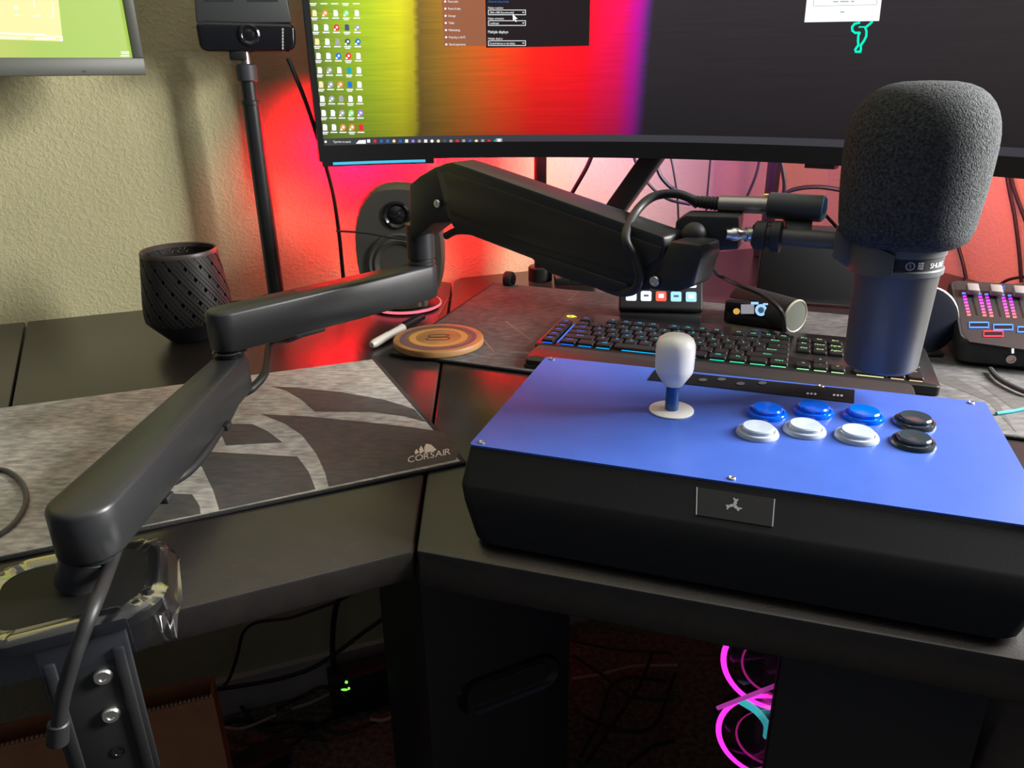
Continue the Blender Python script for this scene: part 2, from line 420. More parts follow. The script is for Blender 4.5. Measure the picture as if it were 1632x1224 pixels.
jb = mk('dust_washer', lathe([(.019, 0), (.019, .0009), (.0185, .0012), (.004, .0012)], 40), mat('pale_grey_plastic', (.62, .6, .58), .4), stick, world=False); jb.location = (p.x, p.y, .0662)
js = mk('joystick_shaft', lathe([(.0058, 0), (.0058, .026)], 24), mat('blue_shaft', (.03, .09, .28), .3, metal=.3), stick, world=False); js.location = (p.x, p.y, .0675)
jt = mk('bat_top', lathe([(.0055, 0), (.0075, .0006), (.0145, .012), (.0152, .016), (.0155, .03), (.0152, .036), (.0135, .0405), (.0105, .043), (.006, .0443), (0, .0447)], 40), M_white, stick, world=False, smooth=60, label='white bat-shaped joystick handle'); jt.location = (p.x, p.y, .0895); jt.scale = (1.06, 1.06, 1.02)
# front badge on the sloped face
fa, fb_ = Vector((0, -.0005, .063)), Vector((0, -.0225, .0435))
fp = wmat(stick) @ fa; fn = (wmat(stick).to_3x3() @ Vector((0, -(fa.z - fb_.z), (fa.y - fb_.y)))).normalized()
FP = Plane(fp, fn)
bm = prism([FP.at(*q, -.001) for q in ((1112, 776), (1235, 795), (1231, 841), (1111, 822))], fn * .0018, .0004, 1); mk('front_badge', bm, mat('badge_black', (.006, .006, .007), .3, spec=.3), stick)
M_edgeg = mat('edge_grey', (.4, .42, .45), .3)
for x0, y0, x1, y1 in ((1111, 777, 1110, 821), (1234.5, 796, 1231, 840)):
    bm = B(); poly_px(bm, FP, [(x0 - .8, y0), (x0 + .8, y0), (x1 + .8, y1), (x1 - .8, y1)], .0012); mk('badge_edge', bm, M_edgeg, stick, smooth=0)
bm = B(); cx, cy = 1170, 806
for k in range(3):
    a = R_(-60 + 120 * k)
    def rot(x, y): return (cx + (x * math.cos(a) - y * math.sin(a)) * 1.15, cy + (x * math.sin(a) + y * math.cos(a)) * .95)
    poly_px(bm, FP, [rot(*q) for q in ((0, -1), (3, -3), (6, -3), (9, -7), (11, -7), (10, -3), (12, 0), (9, 1), (7, 0), (5, 2), (1, 2))], .0012)
mk('badge_emblem', bm, mat('emblem_grey', (.3, .31, .31), .5), stick, smooth=0, label='grey three-headed snake emblem')
for x, y in ((.05, .0), (SW - .05, .0), (.05, SDp - .04), (SW - .05, SDp - .04)): mk('rubber_foot', lathe([(.012, .0005), (.012, .0045)], 16, Matrix.Translation((x, y, 0))), M_rubber, stick, world=False)

# ================================================================== BOOM ARM
def zp(xy, py):     # height on the vertical line over xy that shows at image row py
    lo, hi = D - .6, D + .9
    for _ in range(40):
        m_ = (lo + hi) / 2; v = Vector((xy[0], xy[1], m_)) - CAM
        r_ = CY - FPX * v.dot(UP) / v.dot(FW)
        if r_ > py: lo = m_
        else: hi = m_
    return m_
p0 = P(130, 925, .017)
clampP = thing('boom_arm', 'black low-slung microphone boom arm clamped to the desk edge', 'boom arm', (p0.x, p0.y, D + .004))
zt1 = .079; zt2 = .1275
h1 = P(130, 795, zt1); e1 = P(367, 566, zt1); e2 = P(672, 420, zt2)
h1.z = e1.z = e2.z = 0
def stadium(a, b, ra, rb, z0, z1, ext=0, n=14, rim=.004):
    d = (b - a).normalized(); pn = Vector((-d.y, d.x, 0)); rings = []
    for z, sh in ((z0, rim), (z0 + rim * .4, rim * .35), (z0 + rim, 0), (z1 - rim, 0), (z1 - rim * .4, rim * .3), (z1, rim)):
        ring = []
        for i in range(n + 1): t = PI / 2 + PI * i / n; ring.append(a + (d * math.cos(t) + pn * math.sin(t)) * (ra - sh) + Vector((0, 0, D + z)))
        for i in range(n + 1): t = -PI / 2 + PI * i / n; ring.append(b + (d * math.cos(t) + pn * math.sin(t)) * (rb - sh) + Vector((0, 0, D + z)))
        rings.append(ring)
    return loft(rings)
M_arm = mat('satin_black_metal', (.02, .0205, .022), .38, bump=.03, bscale=900)
pb = Vector((p0.x, p0.y, 0))
mk('post', lathe([(.0172, 0), (.0172, .0225), (.0164, .023), (.0164, .024), (.0176, .0245), (.0178, .04)], 36, axisM((p0.x, p0.y, D + .016), (h1.x, h1.y, D + zt1 - .03))), M_arm, clampP)
lower = mk('lower_arm', stadium(h1, e1, .0225, .0165, zt1 - .040, zt1), M_arm, clampP, smooth=50)
mk('elbow_ring', lathe([(.0150, 0), (.0165, .002), (.0165, .005), (.0150, .0065)], 32, Matrix.Translation((e1.x, e1.y, D + zt1))), M_blackg, clampP)
e2x = e2 + (e2 - e1).normalized() * 0
mk('upper_arm', stadium(e1, e2x, .0175, .0175, zt1 + .0065, zt2), M_arm, clampP, smooth=50)
jt = e2; zj = zp((jt.x, jt.y), 383) - D
mk('swivel_post', lathe([(.0165, 0), (.0165, .003), (.015, .004), (.015, .007), (.0165, .008), (.0165, zj - zt2 + .02)], 32, Matrix.Translation((jt.x, jt.y, D + zt2))), M_arm, clampP)
# lower joint under the elbow of the upper arm, far end
mk('underside_joint', lathe([(.006, 0), (.0075, .003), (.0075, .0105)], 20, Matrix.Translation((jt.x - .002, jt.y + .0, D + zt1 - .004))), M_dsteel, clampP)
# spring arm, in a vertical plane
end = PD(1046, 447, .70); sd = (end - e2); sd.z = 0; sd.normalize()
SPp = VP(Vector((e2.x, e2.y, D)) + Vector((sd.y, -sd.x, 0)) * .019, sd); sN = SPp.n
def sprism(px, front, depth, bev=.0015): return prism([SPp.at(x, y, front) for x, y in px], sN * -depth, bev, 2)
mk('hinge_bracket', sprism([(651, 294), (668, 280), (692, 266), (706, 262), (716, 282), (722, 340), (710, 356), (690, 357), (668, 374), (652, 386)], .0, .04, .003), M_arm, clampP)
mk('spring_arm', sprism([(693, 268), (708, 260), (720, 258), (745, 266), (1058, 377), (1061, 398), (1052, 440), (1036, 462), (1000, 466), (935, 447), (724, 366), (712, 344)], .0005, .036, .003), M_arm, clampP)
mk('side_cover', sprism([(704, 276), (716, 273), (1056, 394), (1052, 412), (1012, 437), (860, 392), (722, 342), (716, 332)], .0022, .0035, .001), mat('cover_black', (.03, .027, .02), .33), clampP)
mk('cable_cover', sprism([(838, 402), (870, 408), (1000, 452), (1004, 463), (960, 462), (880, 436), (868, 428)], .0018, .03, .001), M_blackm, clampP)
def bolt(surf, x, y, r, nm='bolt', par=clampP, off=.002):
    q = surf.at(x, y, off); mk(nm, lathe([(r, 0), (r, .0015), (r * .85, .0025), (r * .55, .0025), (r * .45, .0012), (0, .0012)], 18, axisM(q, q + surf.n)), M_steel, par)
bolt(SPp, 700, 324, .0048); 
mk('end_bracket', sprism([(1068, 384), (1118, 390), (1119, 410), (1104, 456), (1080, 466), (1036, 462), (1040, 435), (1058, 405)], .001, .034, .003), M_arm, clampP)
bolt(SPp, 1046, 447, .005)
# cable clips under the tubes
d12 = (e2 - e1).normalized(); q = e1 + d12 * .085; bm = B(); box(bm, (0, 0, -.003), (.045, .016, .006), Matrix.Translation((q.x, q.y, D + zt1 + .0063)) @ Matrix.Rotation(math.atan2(d12.y, d12.x), 4, 'Z'), .002); mk('cable_clip', bm, M_blackm, clampP)
d01 = (e1 - h1).normalized()
for t in (.075, .205): q = h1 + d01 * t + Vector((d01.y, -d01.x, 0)) * .014; bm = B(); box(bm, (0, 0, -.003), (.012, .012, .006), Matrix.Translation((q.x, q.y, D + zt1 - .0402)) @ Matrix.Rotation(math.atan2(d01.y, d01.x), 4, 'Z'), .0015); mk('cable_clip', bm, M_blackm, clampP)
# clamp on the front edge of the left desk panel
fd = -FLd; fn_ = Vector((fd.y, -fd.x, 0))                 # fd runs to the right along the front edge, fn_ towards the viewer
edge = A + FLd * (A - pb).dot(fd)                          # foot of the post on the front edge line
o_ = pb - edge; inset = -o_.dot(fn_)
cM = Matrix(((fd.x, -fn_.x, 0, edge.x), (fd.y, -fn_.y, 0, edge.y), (0, 0, 1, D), (0, 0, 0, 1)))   # x along the edge, y into the desk
bm = loft([[(x, y, z) for x, y in rrect(-.060, .050, -.012, .078, .024, 5)] for z in (.0042, .0055)] + [[(x, y, .0135) for x, y in rrect(-.060, .050, -.012, .078, .024, 5)], [(x, y, .016) for x, y in rrect(-.058, .048, -.010, .076, .023, 5)]])
bm.transform(cM); mk('clamp_plate', bm, mat('smooth_black_steel', (.008, .008, .008), .5, spec=.25), clampP)
bm = B(); box(bm, (-.001, -.0065, -.058), (.054, .005, .13), bev=.0022); 
bm.transform(cM); mk('clamp_bracket', bm, M_blackm, clampP)
for x in (-.021, .019):
    bm = B(); box(bm, (x, -.0095, -.066), (.007, .004, .112), bev=.0015); bm.transform(cM); mk('bracket_rib', bm, M_blackm, clampP)
KP = Plane(cM @ Vector((0, -.009, 0)), fn_)
def boltk(x, y, r): q = KP.at(x, y, 0); mk('clamp_bolt', lathe([(r, 0), (r, .002), (r * .8, .0035), (r * .4, .0037), (r * .3, .0025), (0, .0025)], 20, axisM(q, q + fn_)), M_steel, clampP)
boltk(164, 1076, .0062); boltk(177, 1137, .0062)
q = KP.at(190, 1196, .0002); mk('bracket_hole', lathe([(.0045, 0), (.005, .0006), (.0036, .0007), (.0034, .0001), (0, .0001)], 18, axisM(q, q + fn_)), M_blackg, clampP)
bm = B(); box(bm, (-.004, .026, -.042), (.036, .06, .004), bev=.0015); bm.transform(cM); mk('clamp_jaw', bm, M_black, clampP)
bm = lathe([(.006, -.13), (.006, -.05), (.013, -.0495), (.013, -.044)], 16); bm.transform(cM @ Matrix.Translation((-.004, .03, 0))); mk('clamp_screw', bm, M_dsteel, clampP)
q = PD(139, 934, .53); mk('set_screw', lathe([(.0034, 0), (.003, .0012), (.0012, .0012), (0, .0004)], 14, axisM(Vector((p0.x, p0.y, D + .0225)) - fn_ * -.0155 + fd * .002, Vector((p0.x, p0.y, D + .0225)) + fn_ * .03 + fd * .002)), M_steel, clampP)
# crinkled protective film left on the clamp plate
def film():
    bm = B(); rings = []
    N = 72
    for k, (g, z) in enumerate(((-.010, .0166), (-.004, .0185), (0.0, .0178), (.0045, .0150), (.0065, .008), (.009, .0005), (.011, -.008))):
        ring = []
        for i, (x, y) in enumerate(rrect(-.060 - g, .050 + g, -.012 - g, .078 + g, .024 + g * .6 if g > -.02 else .01, N // 4 - 1)):
            nz = noise.noise(Vector((x * 60, y * 60, k * .9))); nx = noise.noise(Vector((i * .55, k * .7, 5.))) * (.004 if k > 2 else 0)
            zz = z + nz * (.0012 if k > 1 else .0006)
            yy = y
            if k > 3:
                outn = 1 if y < -.0 else 0
                if y > -.008: zz = max(zz, .0012 + .0015 * abs(nz))
                zz = zz + (noise.noise(Vector((i * .8, 3, k))) * .005 if y < -.008 else 0)
            if zz < .001 and y > -.017: yy = -.0165 + nx * .2
            sx = 1.0
            zz += noise.noise(Vector((x * 150, y * 150, k))) * .0022 * (k > 0 and (zz > .004 or y < -.008)); ring.append(cM @ Vector((x * sx + nx * .6, min(yy, 1) + nx * .6 * (0 if y > -.008 else 1) - (.002 if k > 4 and y < -.008 else 0), zz)))
        rings.append(ring)
    return loft(rings, cap=False)
fm = bpy.data.materials.new('clear_film'); fm.use_nodes = True; nt = fm.node_tree; nt.nodes.clear()
out = nt.nodes.new('ShaderNodeOutputMaterial'); mx = nt.nodes.new('ShaderNodeMixShader'); tr = nt.nodes.new('ShaderNodeBsdfTransparent'); gl = nt.nodes.new('ShaderNodeBsdfGlossy')
gl.inputs['Roughness'].default_value = .12; tr.inputs[0].default_value = (.93, .95, 1, 1)
lw = nt.nodes.new('ShaderNodeLayerWeight'); lw.inputs[0].default_value = .3
mr = nt.nodes.new('ShaderNodeMapRange'); mr.inputs[3].default_value = .06; mr.inputs[4].default_value = .5
nt.links.new(lw.outputs['Fresnel'], mr.inputs[0]); nt.links.new(mr.outputs[0], mx.inputs[0]); nt.links.new(tr.outputs[0], mx.inputs[1]); nt.links.new(gl.outputs[0], mx.inputs[2]); nt.links.new(mx.outputs[0], out.inputs[0])
mk('protective_film', film(), fm, clampP, smooth=30, label='crinkled clear protective film')

# ================================================================== MIC HEAD CLAMP, MICROPHONE
HD = .695
def hd(x, y, k=0): return PD(x, y, HD - (x - 1107) * .00022 + k)
hp_ = VP(hd(1107, 370, -.012), hd(1170, 370) - hd(1080, 370))
mk('head_clamp', prism([hp_.at(*q) for q in ((1077, 352), (1092, 343), (1178, 346), (1177, 398), (1120, 402), (1072, 392))], hp_.n * -.03, .002), M_arm, clampP)
q = hp_.at(1108, 373, .006)
bm = B(); bmesh.ops.create_uvsphere(bm, u_segments=28, v_segments=18, radius=.0115); bm.transform(Matrix.Translation(q)); mk('ball_knob', bm, M_blackm, clampP, smooth=80)
q0, q1 = hd(1156, 373, -.016), hd(1200, 374, -.004); L = (q1 - q0).length
mk('silver_stud', lathe([(.0045, 0), (.0045, L * .15), (.0062, L * .25), (.0062, L * .4), (.0048, L * .5), (.0048, L * .7), (.0062, L * .75), (.0062, L)], 24, axisM(q0, q1)), M_steel, clampP)
mc = PD(1420, 480, .645); mc = Vector((mc.x, mc.y, 0))
zb = zp((mc.x, mc.y), 583); zr0 = zp((mc.x, mc.y), 424); zr1 = zp((mc.x, mc.y), 388); zt = zp((mc.x, mc.y), 128)
mic = thing('microphone', 'dark grey broadcast microphone with a black foam windscreen on the boom arm', 'microphone', (mc.x, mc.y, zb))
M_micb = mat('dark_grey_mic_paint', (.08, .077, .074), .42, bump=.03, bscale=900)
rb = .0295; rt_ = .0325
mk('body', lathe([(0, zb), (rb - .006, zb), (rb - .002, zb + .001), (rb, zb + .004), (rt_, zr0 - .004), (rt_ + .001, zr0 - .002)], 56, Matrix.Translation((mc.x, mc.y, 0))), M_micb, mic, smooth=50)
mk('lower_ring', lathe([(rt_ + .0005, zr0 - .003), (rt_ + .0022, zr0 - .002), (rt_ + .0022, zr0 + .002), (rt_ + .0008, zr0 + .003)], 56, Matrix.Translation((mc.x, mc.y, 0))), mat('silver_grey_ring', (.2, .21, .22), .35, metal=.6), mic)
mk('label_band', lathe([(rt_ + .0008, zr0 + .0028), (rt_ + .0008, zr1 - .006)], 56, Matrix.Translation((mc.x, mc.y, 0)), cap=False), M_blackm, mic)
mk('upper_ring', lathe([(rt_ + .0008, zr1 - .0065), (rt_ + .002, zr1 - .0055), (rt_ + .002, zr1), (rt_ - .002, zr1 + .004)], 56, Matrix.Translation((mc.x, mc.y, 0))), bpy.data.materials['silver_grey_ring'], mic)
M_foam = mat('black_foam', (.05, .053, .056), .95, spec=.25, noise_amt=.7, scale=420, bump=1.0, bscale=700)
H_ = zt - zr1; rw = .0545
prof = [(.030, zr1 - .001), (.040, zr1 + .001), (.0475, zr1 + .006), (.0505, zr1 + .016)]
prof += [(.0505 + (rw - .0505) * math.sin(PI * t / 2), zr1 + .016 + t * (H_ * .62 - .016)) for t in (.25, .5, .75, 1)]
prof += [(rw * math.cos(t) ** .62, zr1 + H_ * .62 + (H_ * .38) * math.sin(t) ** .9) for t in [PI / 2 * i / 9 for i in range(1, 10)]]
mk('foam_windscreen', lathe(prof, 64, Matrix.Translation((mc.x, mc.y, 0))), M_foam, mic, smooth=80)
# yoke
mx_ = hd(1334, 383); yd = Vector((mc.x - mx_.x, mc.y - mx_.y, 0)).normalized()
mk('stud_collar', lathe([(.009, 0), (.0128, .003), (.0128, .012), (.010, .0125), (.010, .016), (.0138, .017), (.0138, .024), (.008, .026)], 28, axisM(hd(1199, 375), hd(1250, 378))), M_blackm, mic)
mk('mount_tube', cyl(hd(1246, 378), hd(1336, 384), .0076, n=28), M_micb, mic)
ym = (zr0 + zr1) / 2 - .001
a0 = math.atan2(-yd.y, -yd.x); ring = []
bm = B()
for sgn in (1,):
    rr0, rr1 = rt_ + .0035, rt_ + .0075; prevs = None
    a_s, a_e = a0 - R_(20), a0 + R_(82)
    for i in range(21):
        a = a_s + (a_e - a_s) * i / 20; tp = 1 if i < 16 else 1 - .35 * ((i - 16) / 4) ** 2
        hh = .0115 * tp
        cur = [bm.verts.new((mc.x + r * math.cos(a), mc.y + r * math.sin(a), ym + z)) for r, z in ((rr0, -hh), (rr1, -hh), (rr1, hh), (rr0, hh))]
        if prevs:
            for j in range(4): bm.faces.new((prevs[j], prevs[(j + 1) % 4], cur[(j + 1) % 4], cur[j]))
        else: bm.faces.new(cur)
        prevs = cur
    bm.faces.new(prevs[::-1])
mk('yoke', bm, M_micb, mic, smooth=40)
yp = VP(Vector((mx_.x, mx_.y, 0)) , yd)
nn = Vector((yd.y, -yd.x, 0)); q = Vector((mc.x, mc.y, 0)) - yd * (rt_ + .0035)
bm = prism([Vector((mx_.x, mx_.y, mx_.z)) + nn * .011 + Vector((0, 0, .011)) - yd * .002, Vector((q.x, q.y, ym)) + nn * .014 + Vector((0, 0, .0115)), Vector((q.x, q.y, ym)) + nn * .014 - Vector((0, 0, .0115)), Vector((mx_.x, mx_.y, mx_.z)) + nn * .011 - Vector((0, 0, .012)) - yd * .002], nn * -.026, .0015); mk('yoke_block', bm, M_micb, mic)
# emblem and lettering on the band
class Band(Cyl): pass
def bandat(ang, z, off=.0003): return Vector((mc.x + (rt_ + .0008 + off) * math.cos(ang), mc.y + (rt_ + .0008 + off) * math.sin(ang), z))
view = math.atan2(-mc.y, -mc.x); zc = (zr0 + zr1) / 2 - .002
M_lbl = mat('label_print', (.55, .55, .54), .5)
def band_text(bm, s, ang, size):
    V, F, wd = text2d(s)
    vs_ = [bm.verts.new(bandat(ang + (a - wd / 2) * size / rt_, zc + (b - .35) * size)) for a, b in V]
    for q in F:
        try: bm.faces.new([vs_[i] for i in q])
        except ValueError: pass
bm = B(); N = 22; ae = view + R_(16); 
ri = [bm.verts.new(bandat(ae + .0026 * math.cos(2 * PI * i / N) / rt_, zc + .0026 * math.sin(2 * PI * i / N))) for i in range(N)]
ro = [bm.verts.new(bandat(ae + .0034 * math.cos(2 * PI * i / N) / rt_, zc + .0034 * math.sin(2 * PI * i / N))) for i in range(N)]
for i in range(N): bm.faces.new((ri[i], ri[(i + 1) % N], ro[(i + 1) % N], ro[i]))
band_text(bm, 'S', ae, .0045); mk('round_emblem', bm, M_lbl, mic, smooth=0)
bm = B(); ae = view + R_(29)
for a_, z_, w_, h_ in ((-.0018, .0016, .0016, .0014), (.0002, .0016, .0022, .0014), (-.0018, -.0004, .0024, .0014), (.001, -.0004, .0014, .0014), (-.0018, -.0024, .0014, .0014), (0, -.0024, .0024, .0014)):
    addpoly(bm, [bandat(ae + x / rt_, zc + z) for x, z in ((a_, z_), (a_ + w_, z_), (a_ + w_, z_ + h_), (a_, z_ + h_))])
mk('square_emblem', bm, M_lbl, mic, smooth=0)
bm = B(); band_text(bm, 'SHURE', view + R_(58), .0058); mk('lettering', bm, mat('white_print', (.85, .86, .88), .5), mic, smooth=0)

# in-line preamp, plug and cable
pre = thing('inline_preamp', 'dark cylinder with a blue end cap plugged onto the microphone cable', 'audio adapter', hd(1270, 331, .012))
k_ = .01
mk('barrel', cyl(hd(1224, 327, k_), hd(1312, 333, k_), .0114, n=32, bev=.0012), M_dark, pre)
q0, q1 = hd(1309, 332.7, k_), hd(1318, 333.4, k_)
mk('end_cap', lathe([(.0112, 0), (.0108, .002), (.008, .0042), (0, .005)], 28, axisM(q0, q1)), mat('blue_cap', (.12, .34, .52), .45), pre)
mk('metal_sleeve', cyl(hd(1146, 325, k_), hd(1226, 327.5, k_), .0076, n=28, bev=.0006), M_dsteel, pre)
bm = B(); q = hd(1222, 313, k_); box(bm, q, (.006, .006, .004), bev=.001); mk('latch', bm, mat('yellow_latch', (.75, .6, .2), .4), pre)
bm = prism([hd(1252, 350, k_), hd(1296, 353, k_), hd(1294, 371, .004), hd(1252, 371, .004)], Vector((0, .008, 0)), .001); mk('support_tab', bm, M_dark, pre)
cabl = thing('microphone_cable', 'thick black microphone cable looping along the boom arm', 'cable', hd(1112, 321, k_))
q0, q1 = hd(1149, 325, k_), hd(1108, 321, k_); L = (q1 - q0).length; pr = []
for i in range(7): pr += [(.0066 - i * .0002, L * i / 7), (.0066 - i * .0002, L * (i + .6) / 7), (.0056 - i * .0002, L * (i + .65) / 7), (.0056 - i * .0002, L * (i + .95) / 7)]
mk('strain_relief', lathe(pr, 20, axisM(q0, q1)), M_rubber, cabl, smooth=30)
d_ = lambda x, y, o: SPp.at(x, y, o)
pts = [hd(1112, 321, k_), hd(1078, 309, .008), hd(1040, 314, .004), hd(1012, 340, -.01), d_(1009, 375, .012), d_(1022, 410, .010), d_(1028, 440, .009), d_(1016, 460, .006), d_(985, 467, -.004), d_(950, 461, -.012), d_(905, 443, -.016), d_(860, 417, -.016), d_(800, 390, -.015), d_(745, 374, -.015), d_(715, 371, -.014), d_(698, 379, -.012)]
mk('cable', tube(pts, .0042, 12), M_rubber, cabl)
u_ = Vector((d12.y, -d12.x, 0)); zl = D + zt1 - .001
q = e1 + d12 * .065
pts = [Vector((q.x, q.y, D + zt1 + .004)) + d12 * .03, Vector((q.x, q.y, D + zt1 + .001)), P(432, 545, .055), P(424, 590, .047), P(404, 617, .040), P(380, 634, .036), Vector((*(e1 - d01 * .075 + Vector((d01.y, -d01.x, 0)) * .012).xy, D + zt1 - .044)), Vector((*(h1 + d01 * .12 + Vector((d01.y, -d01.x, 0)) * .014).xy, D + zt1 - .045)), P(213, 795, .036), P(198, 838, .04), P(178, 895, .03), PD(153, 958, .465), PD(125, 1028, .452), PD(104, 1095, .452), PD(95, 1140, .455), PD(92, 1180, .46)]
c2_ = mk('cable', tube(pts, .0044, 12), M_rubber, cabl)
q0, q1 = PD(93, 1150, .457), PD(92, 1185, .461)
mk('cable_end', cyl(q0, q1, .0062, n=16, bev=.001), M_rubber, cabl)

# ================================================================== WIDE CURVED MONITOR
MC = Vector((-.0586, .441, 0)); MR = .803; MZ = D + .217
SC = Cyl(MC, MR)
def th(p): return math.atan2(p.x - MC.x, p.y - MC.y)
T0 = th(SC.at(507, 235)); T1_ = R_(64)
def arc(t, z, r=MR): return Vector((MC.x + r * math.sin(t), MC.y + r * math.cos(t), z))
mon = thing('curved_monitor', 'ultra-wide curved black monitor showing a rainbow wallpaper', 'monitor', (*arc((T0 + T1_) / 2, D + .001, MR + .06).xy, D + .001))
HM = .375
def slab(t0, t1, z0, z1, r0, r1, n=40):
    bm = B(); prev = None
    for i in range(n + 1):
        t = t0 + (t1 - t0) * i / n
        cur = [bm.verts.new(arc(t, z, r)) for r, z in ((r0, z0), (r1, z0), (r1, z1), (r0, z1))]
        if prev:
            for j in range(4): bm.faces.new((prev[j], prev[(j + 1) % 4], cur[(j + 1) % 4], cur[j]))
        else: bm.faces.new(cur)
        prev = cur
    bm.faces.new(prev[::-1]); return bm
M_bez = mat('monitor_plastic', (.02, .02, .021), .35)
mk('back_shell', slab(T0, T1_, MZ, MZ + HM, MR + .0015, MR + .028), M_bez, mon)
mk('bottom_bezel', slab(T0, T1_, MZ, MZ + .0235, MR - .004, MR + .0015), M_bez, mon)
mk('side_bezel', slab(T0, T0 + .011, MZ + .0235, MZ + HM, MR - .003, MR + .0015, 3), M_bez, mon)
mk('side_bezel', slab(T1_ - .011, T1_, MZ + .0235, MZ + HM, MR - .003, MR + .0015, 3), M_bez, mon)
mk('top_bezel', slab(T0, T1_, MZ + HM - .01, MZ + HM, MR - .003, MR + .0015), M_bez, mon)
tc0, tc1 = th(SC.at(508, 255)), th(SC.at(682, 255))
bm = slab(tc0 + .006, tc1 + .012, MZ - .0075, MZ + .001, MR - .004, MR + .012, 16); mk('chin', bm, M_bez, mon)
mk('light_bar', slab(th(SC.at(530, 255)), th(SC.at(678, 255)), MZ - .0052, MZ - .0012, MR - .0046, MR - .0042, 12), emit('cyan_bar', (.08, .55, .85), .9), mon, label='cyan light bar')
bm = slab(th(SC.at(1282, 262)), th(SC.at(1330, 262)), MZ - .006, MZ, MR + .002, MR + .02, 6); mk('joystick_control', bm, M_dark, mon)
# picture: procedural wallpaper on the screen
sm = bpy.data.materials.new('screen_wallpaper'); sm.use_nodes = True; nt = sm.node_tree; bs = nt.nodes['Principled BSDF']
bs.inputs['Base Color'].default_value = (.02, .02, .024, 1); bs.inputs['Roughness'].default_value = .45
uv = nt.nodes.new('ShaderNodeUVMap'); sx = nt.nodes.new('ShaderNodeSeparateXYZ'); nt.links.new(uv.outputs[0], sx.inputs[0])
mp = nt.nodes.new('ShaderNodeMapping'); mp.inputs['Scale'].default_value = (7, 62, 1); nt.links.new(uv.outputs[0], mp.inputs[0])
ns = nt.nodes.new('ShaderNodeTexNoise'); ns.inputs['Scale'].default_value = 1.5; ns.inputs['Detail'].default_value = 5; ns.inputs['Distortion'].default_value = .5; nt.links.new(mp.outputs[0], ns.inputs[0])
def math_(op, a, b_=None):
    n = nt.nodes.new('ShaderNodeMath'); n.operation = op
    for i, v in enumerate((a, b_)):
        if v is None: continue
        if isinstance(v, (int, float)): n.inputs[i].default_value = v
        else: nt.links.new(v, n.inputs[i])
    return n.outputs[0]
def uof(x, y=150): return (th(SC.at(x, y)) - T0) / (T1_ - T0)
# lean the colour bands a little with height
ush = math_('ADD', sx.outputs[0], math_('MULTIPLY', math_('SUBTRACT', sx.outputs[1], .25), -.012))
nz = math_('MULTIPLY', math_('SUBTRACT', ns.outputs['Fac'], .5), .012)
uu = math_('ADD', ush, nz)
rp = nt.nodes.new('ShaderNodeValToRGB'); cr = rp.color_ramp; cr.interpolation = 'LINEAR'
stops = [(495, (.10, .13, .008)), (530, (.20, .33, .006)), (590, (.36, .50, .006)), (640, (.62, .60, .004)), (660, (.50, .42, .005)), (668, (.16, .10, .008)), (700, (.28, .14, .008)), (750, (.55, .12, .006)), (800, (.85, .06, .004)), (850, (1.0, .01, .004)), (930, (1.0, .0, .012)), (985, (.75, .0, .09)), (1008, (.45, .0, .28)), (1022, (.10, .015, .16)), (1030, (.020, .016, .019))]
while len(cr.elements) < len(stops): cr.elements.new(.5)
for e, (x, c) in zip(cr.elements, stops): e.position = uof(x); e.color = (*c, 1)
nt.links.new(uu, rp.inputs[0])
val = math_('ADD', .72, math_('MULTIPLY', ns.outputs['Fac'], .55))
hgt = math_('MULTIPLY', val, math_('ADD', .45, math_('MULTIPLY', sx.outputs[1], 1.7)))
nt.links.new(rp.outputs['Color'], bs.inputs['Emission Color']); nt.links.new(hgt, bs.inputs['Emission Strength'])
bm = B(); uvl = bm.loops.layers.uv.new('UVMap'); prev = None; n = 48
ts = [T0 + .011 + (T1_ - T0 - .022) * i / n for i in range(n + 1)]; zs = [MZ + .0235 + (HM - .0335) * j / 4 for j in range(5)]
grid = [[bm.verts.new(arc(t, z)) for z in zs] for t in ts]
for i in range(n):
    for j in range(4):
        f = bm.faces.new((grid[i][j], grid[i + 1][j], grid[i + 1][j + 1], grid[i][j + 1]))
        for l, (a_, b_) in zip(f.loops, ((i, j), (i + 1, j), (i + 1, j + 1), (i, j + 1))): l[uvl].uv = ((ts[a_] - T0) / (T1_ - T0), (zs[b_] - zs[0]) / (zs[-1] - zs[0]))
screen = mk('screen', bm, sm, mon)
W_ = emit('screen_white', (.9, .93, .95), .95); G_ = emit('screen_grey', (.42, .42, .45), .8); DK = emit('screen_dark', (.016, .010, .011), 1); BRN = emit('screen_brown', (.30, .11, .055), 1)
TB = emit('screen_taskbar', (.045, .045, .055), 1); BL = emit('screen_blue', (.02, .16, .55), 1); RD = emit('screen_red', (.75, .02, .04), 1); TE = emit('screen_teal', (.01, .35, .38), 1); PU = emit('screen_purple', (.33, .22, .75), 1); YE = emit('screen_cream', (.85, .72, .38), 1); NV = emit('screen_navy', (.05, .09, .16), 1); OR = emit('screen_orange', (.75, .28, .08), 1); GN = emit('screen_green', (.25, .75, .2), 1)
pal = [W_, G_, BL, RD, TE, PU, YE, NV, OR, GN]
def strip(bm, x0, y0, x1, y1, off, mi=0):   # follows the curve
    n = max(1, int(abs(x1 - x0) / 12))
    for i in range(n): rect_px(bm, SC, x0 + (x1 - x0) * i / n, y0[0] + (y0[1] - y0[0]) * i / n, x0 + (x1 - x0) * (i + 1) / n, y1[0] + (y1[1] - y1[0]) * i / n, off, mi)
def band(t0, t1, z0, z1, off, mat_, name, par):
    mk(name, slab(t0, t1, z0, z1, MR - off, MR - off + .0001, max(2, int((t1 - t0) * 40))), mat_, par, smooth=0)
band(T0 + .0112, T1_ - .0112, MZ + .0236, MZ + .0335, .0004, TB, 'taskbar', screen)
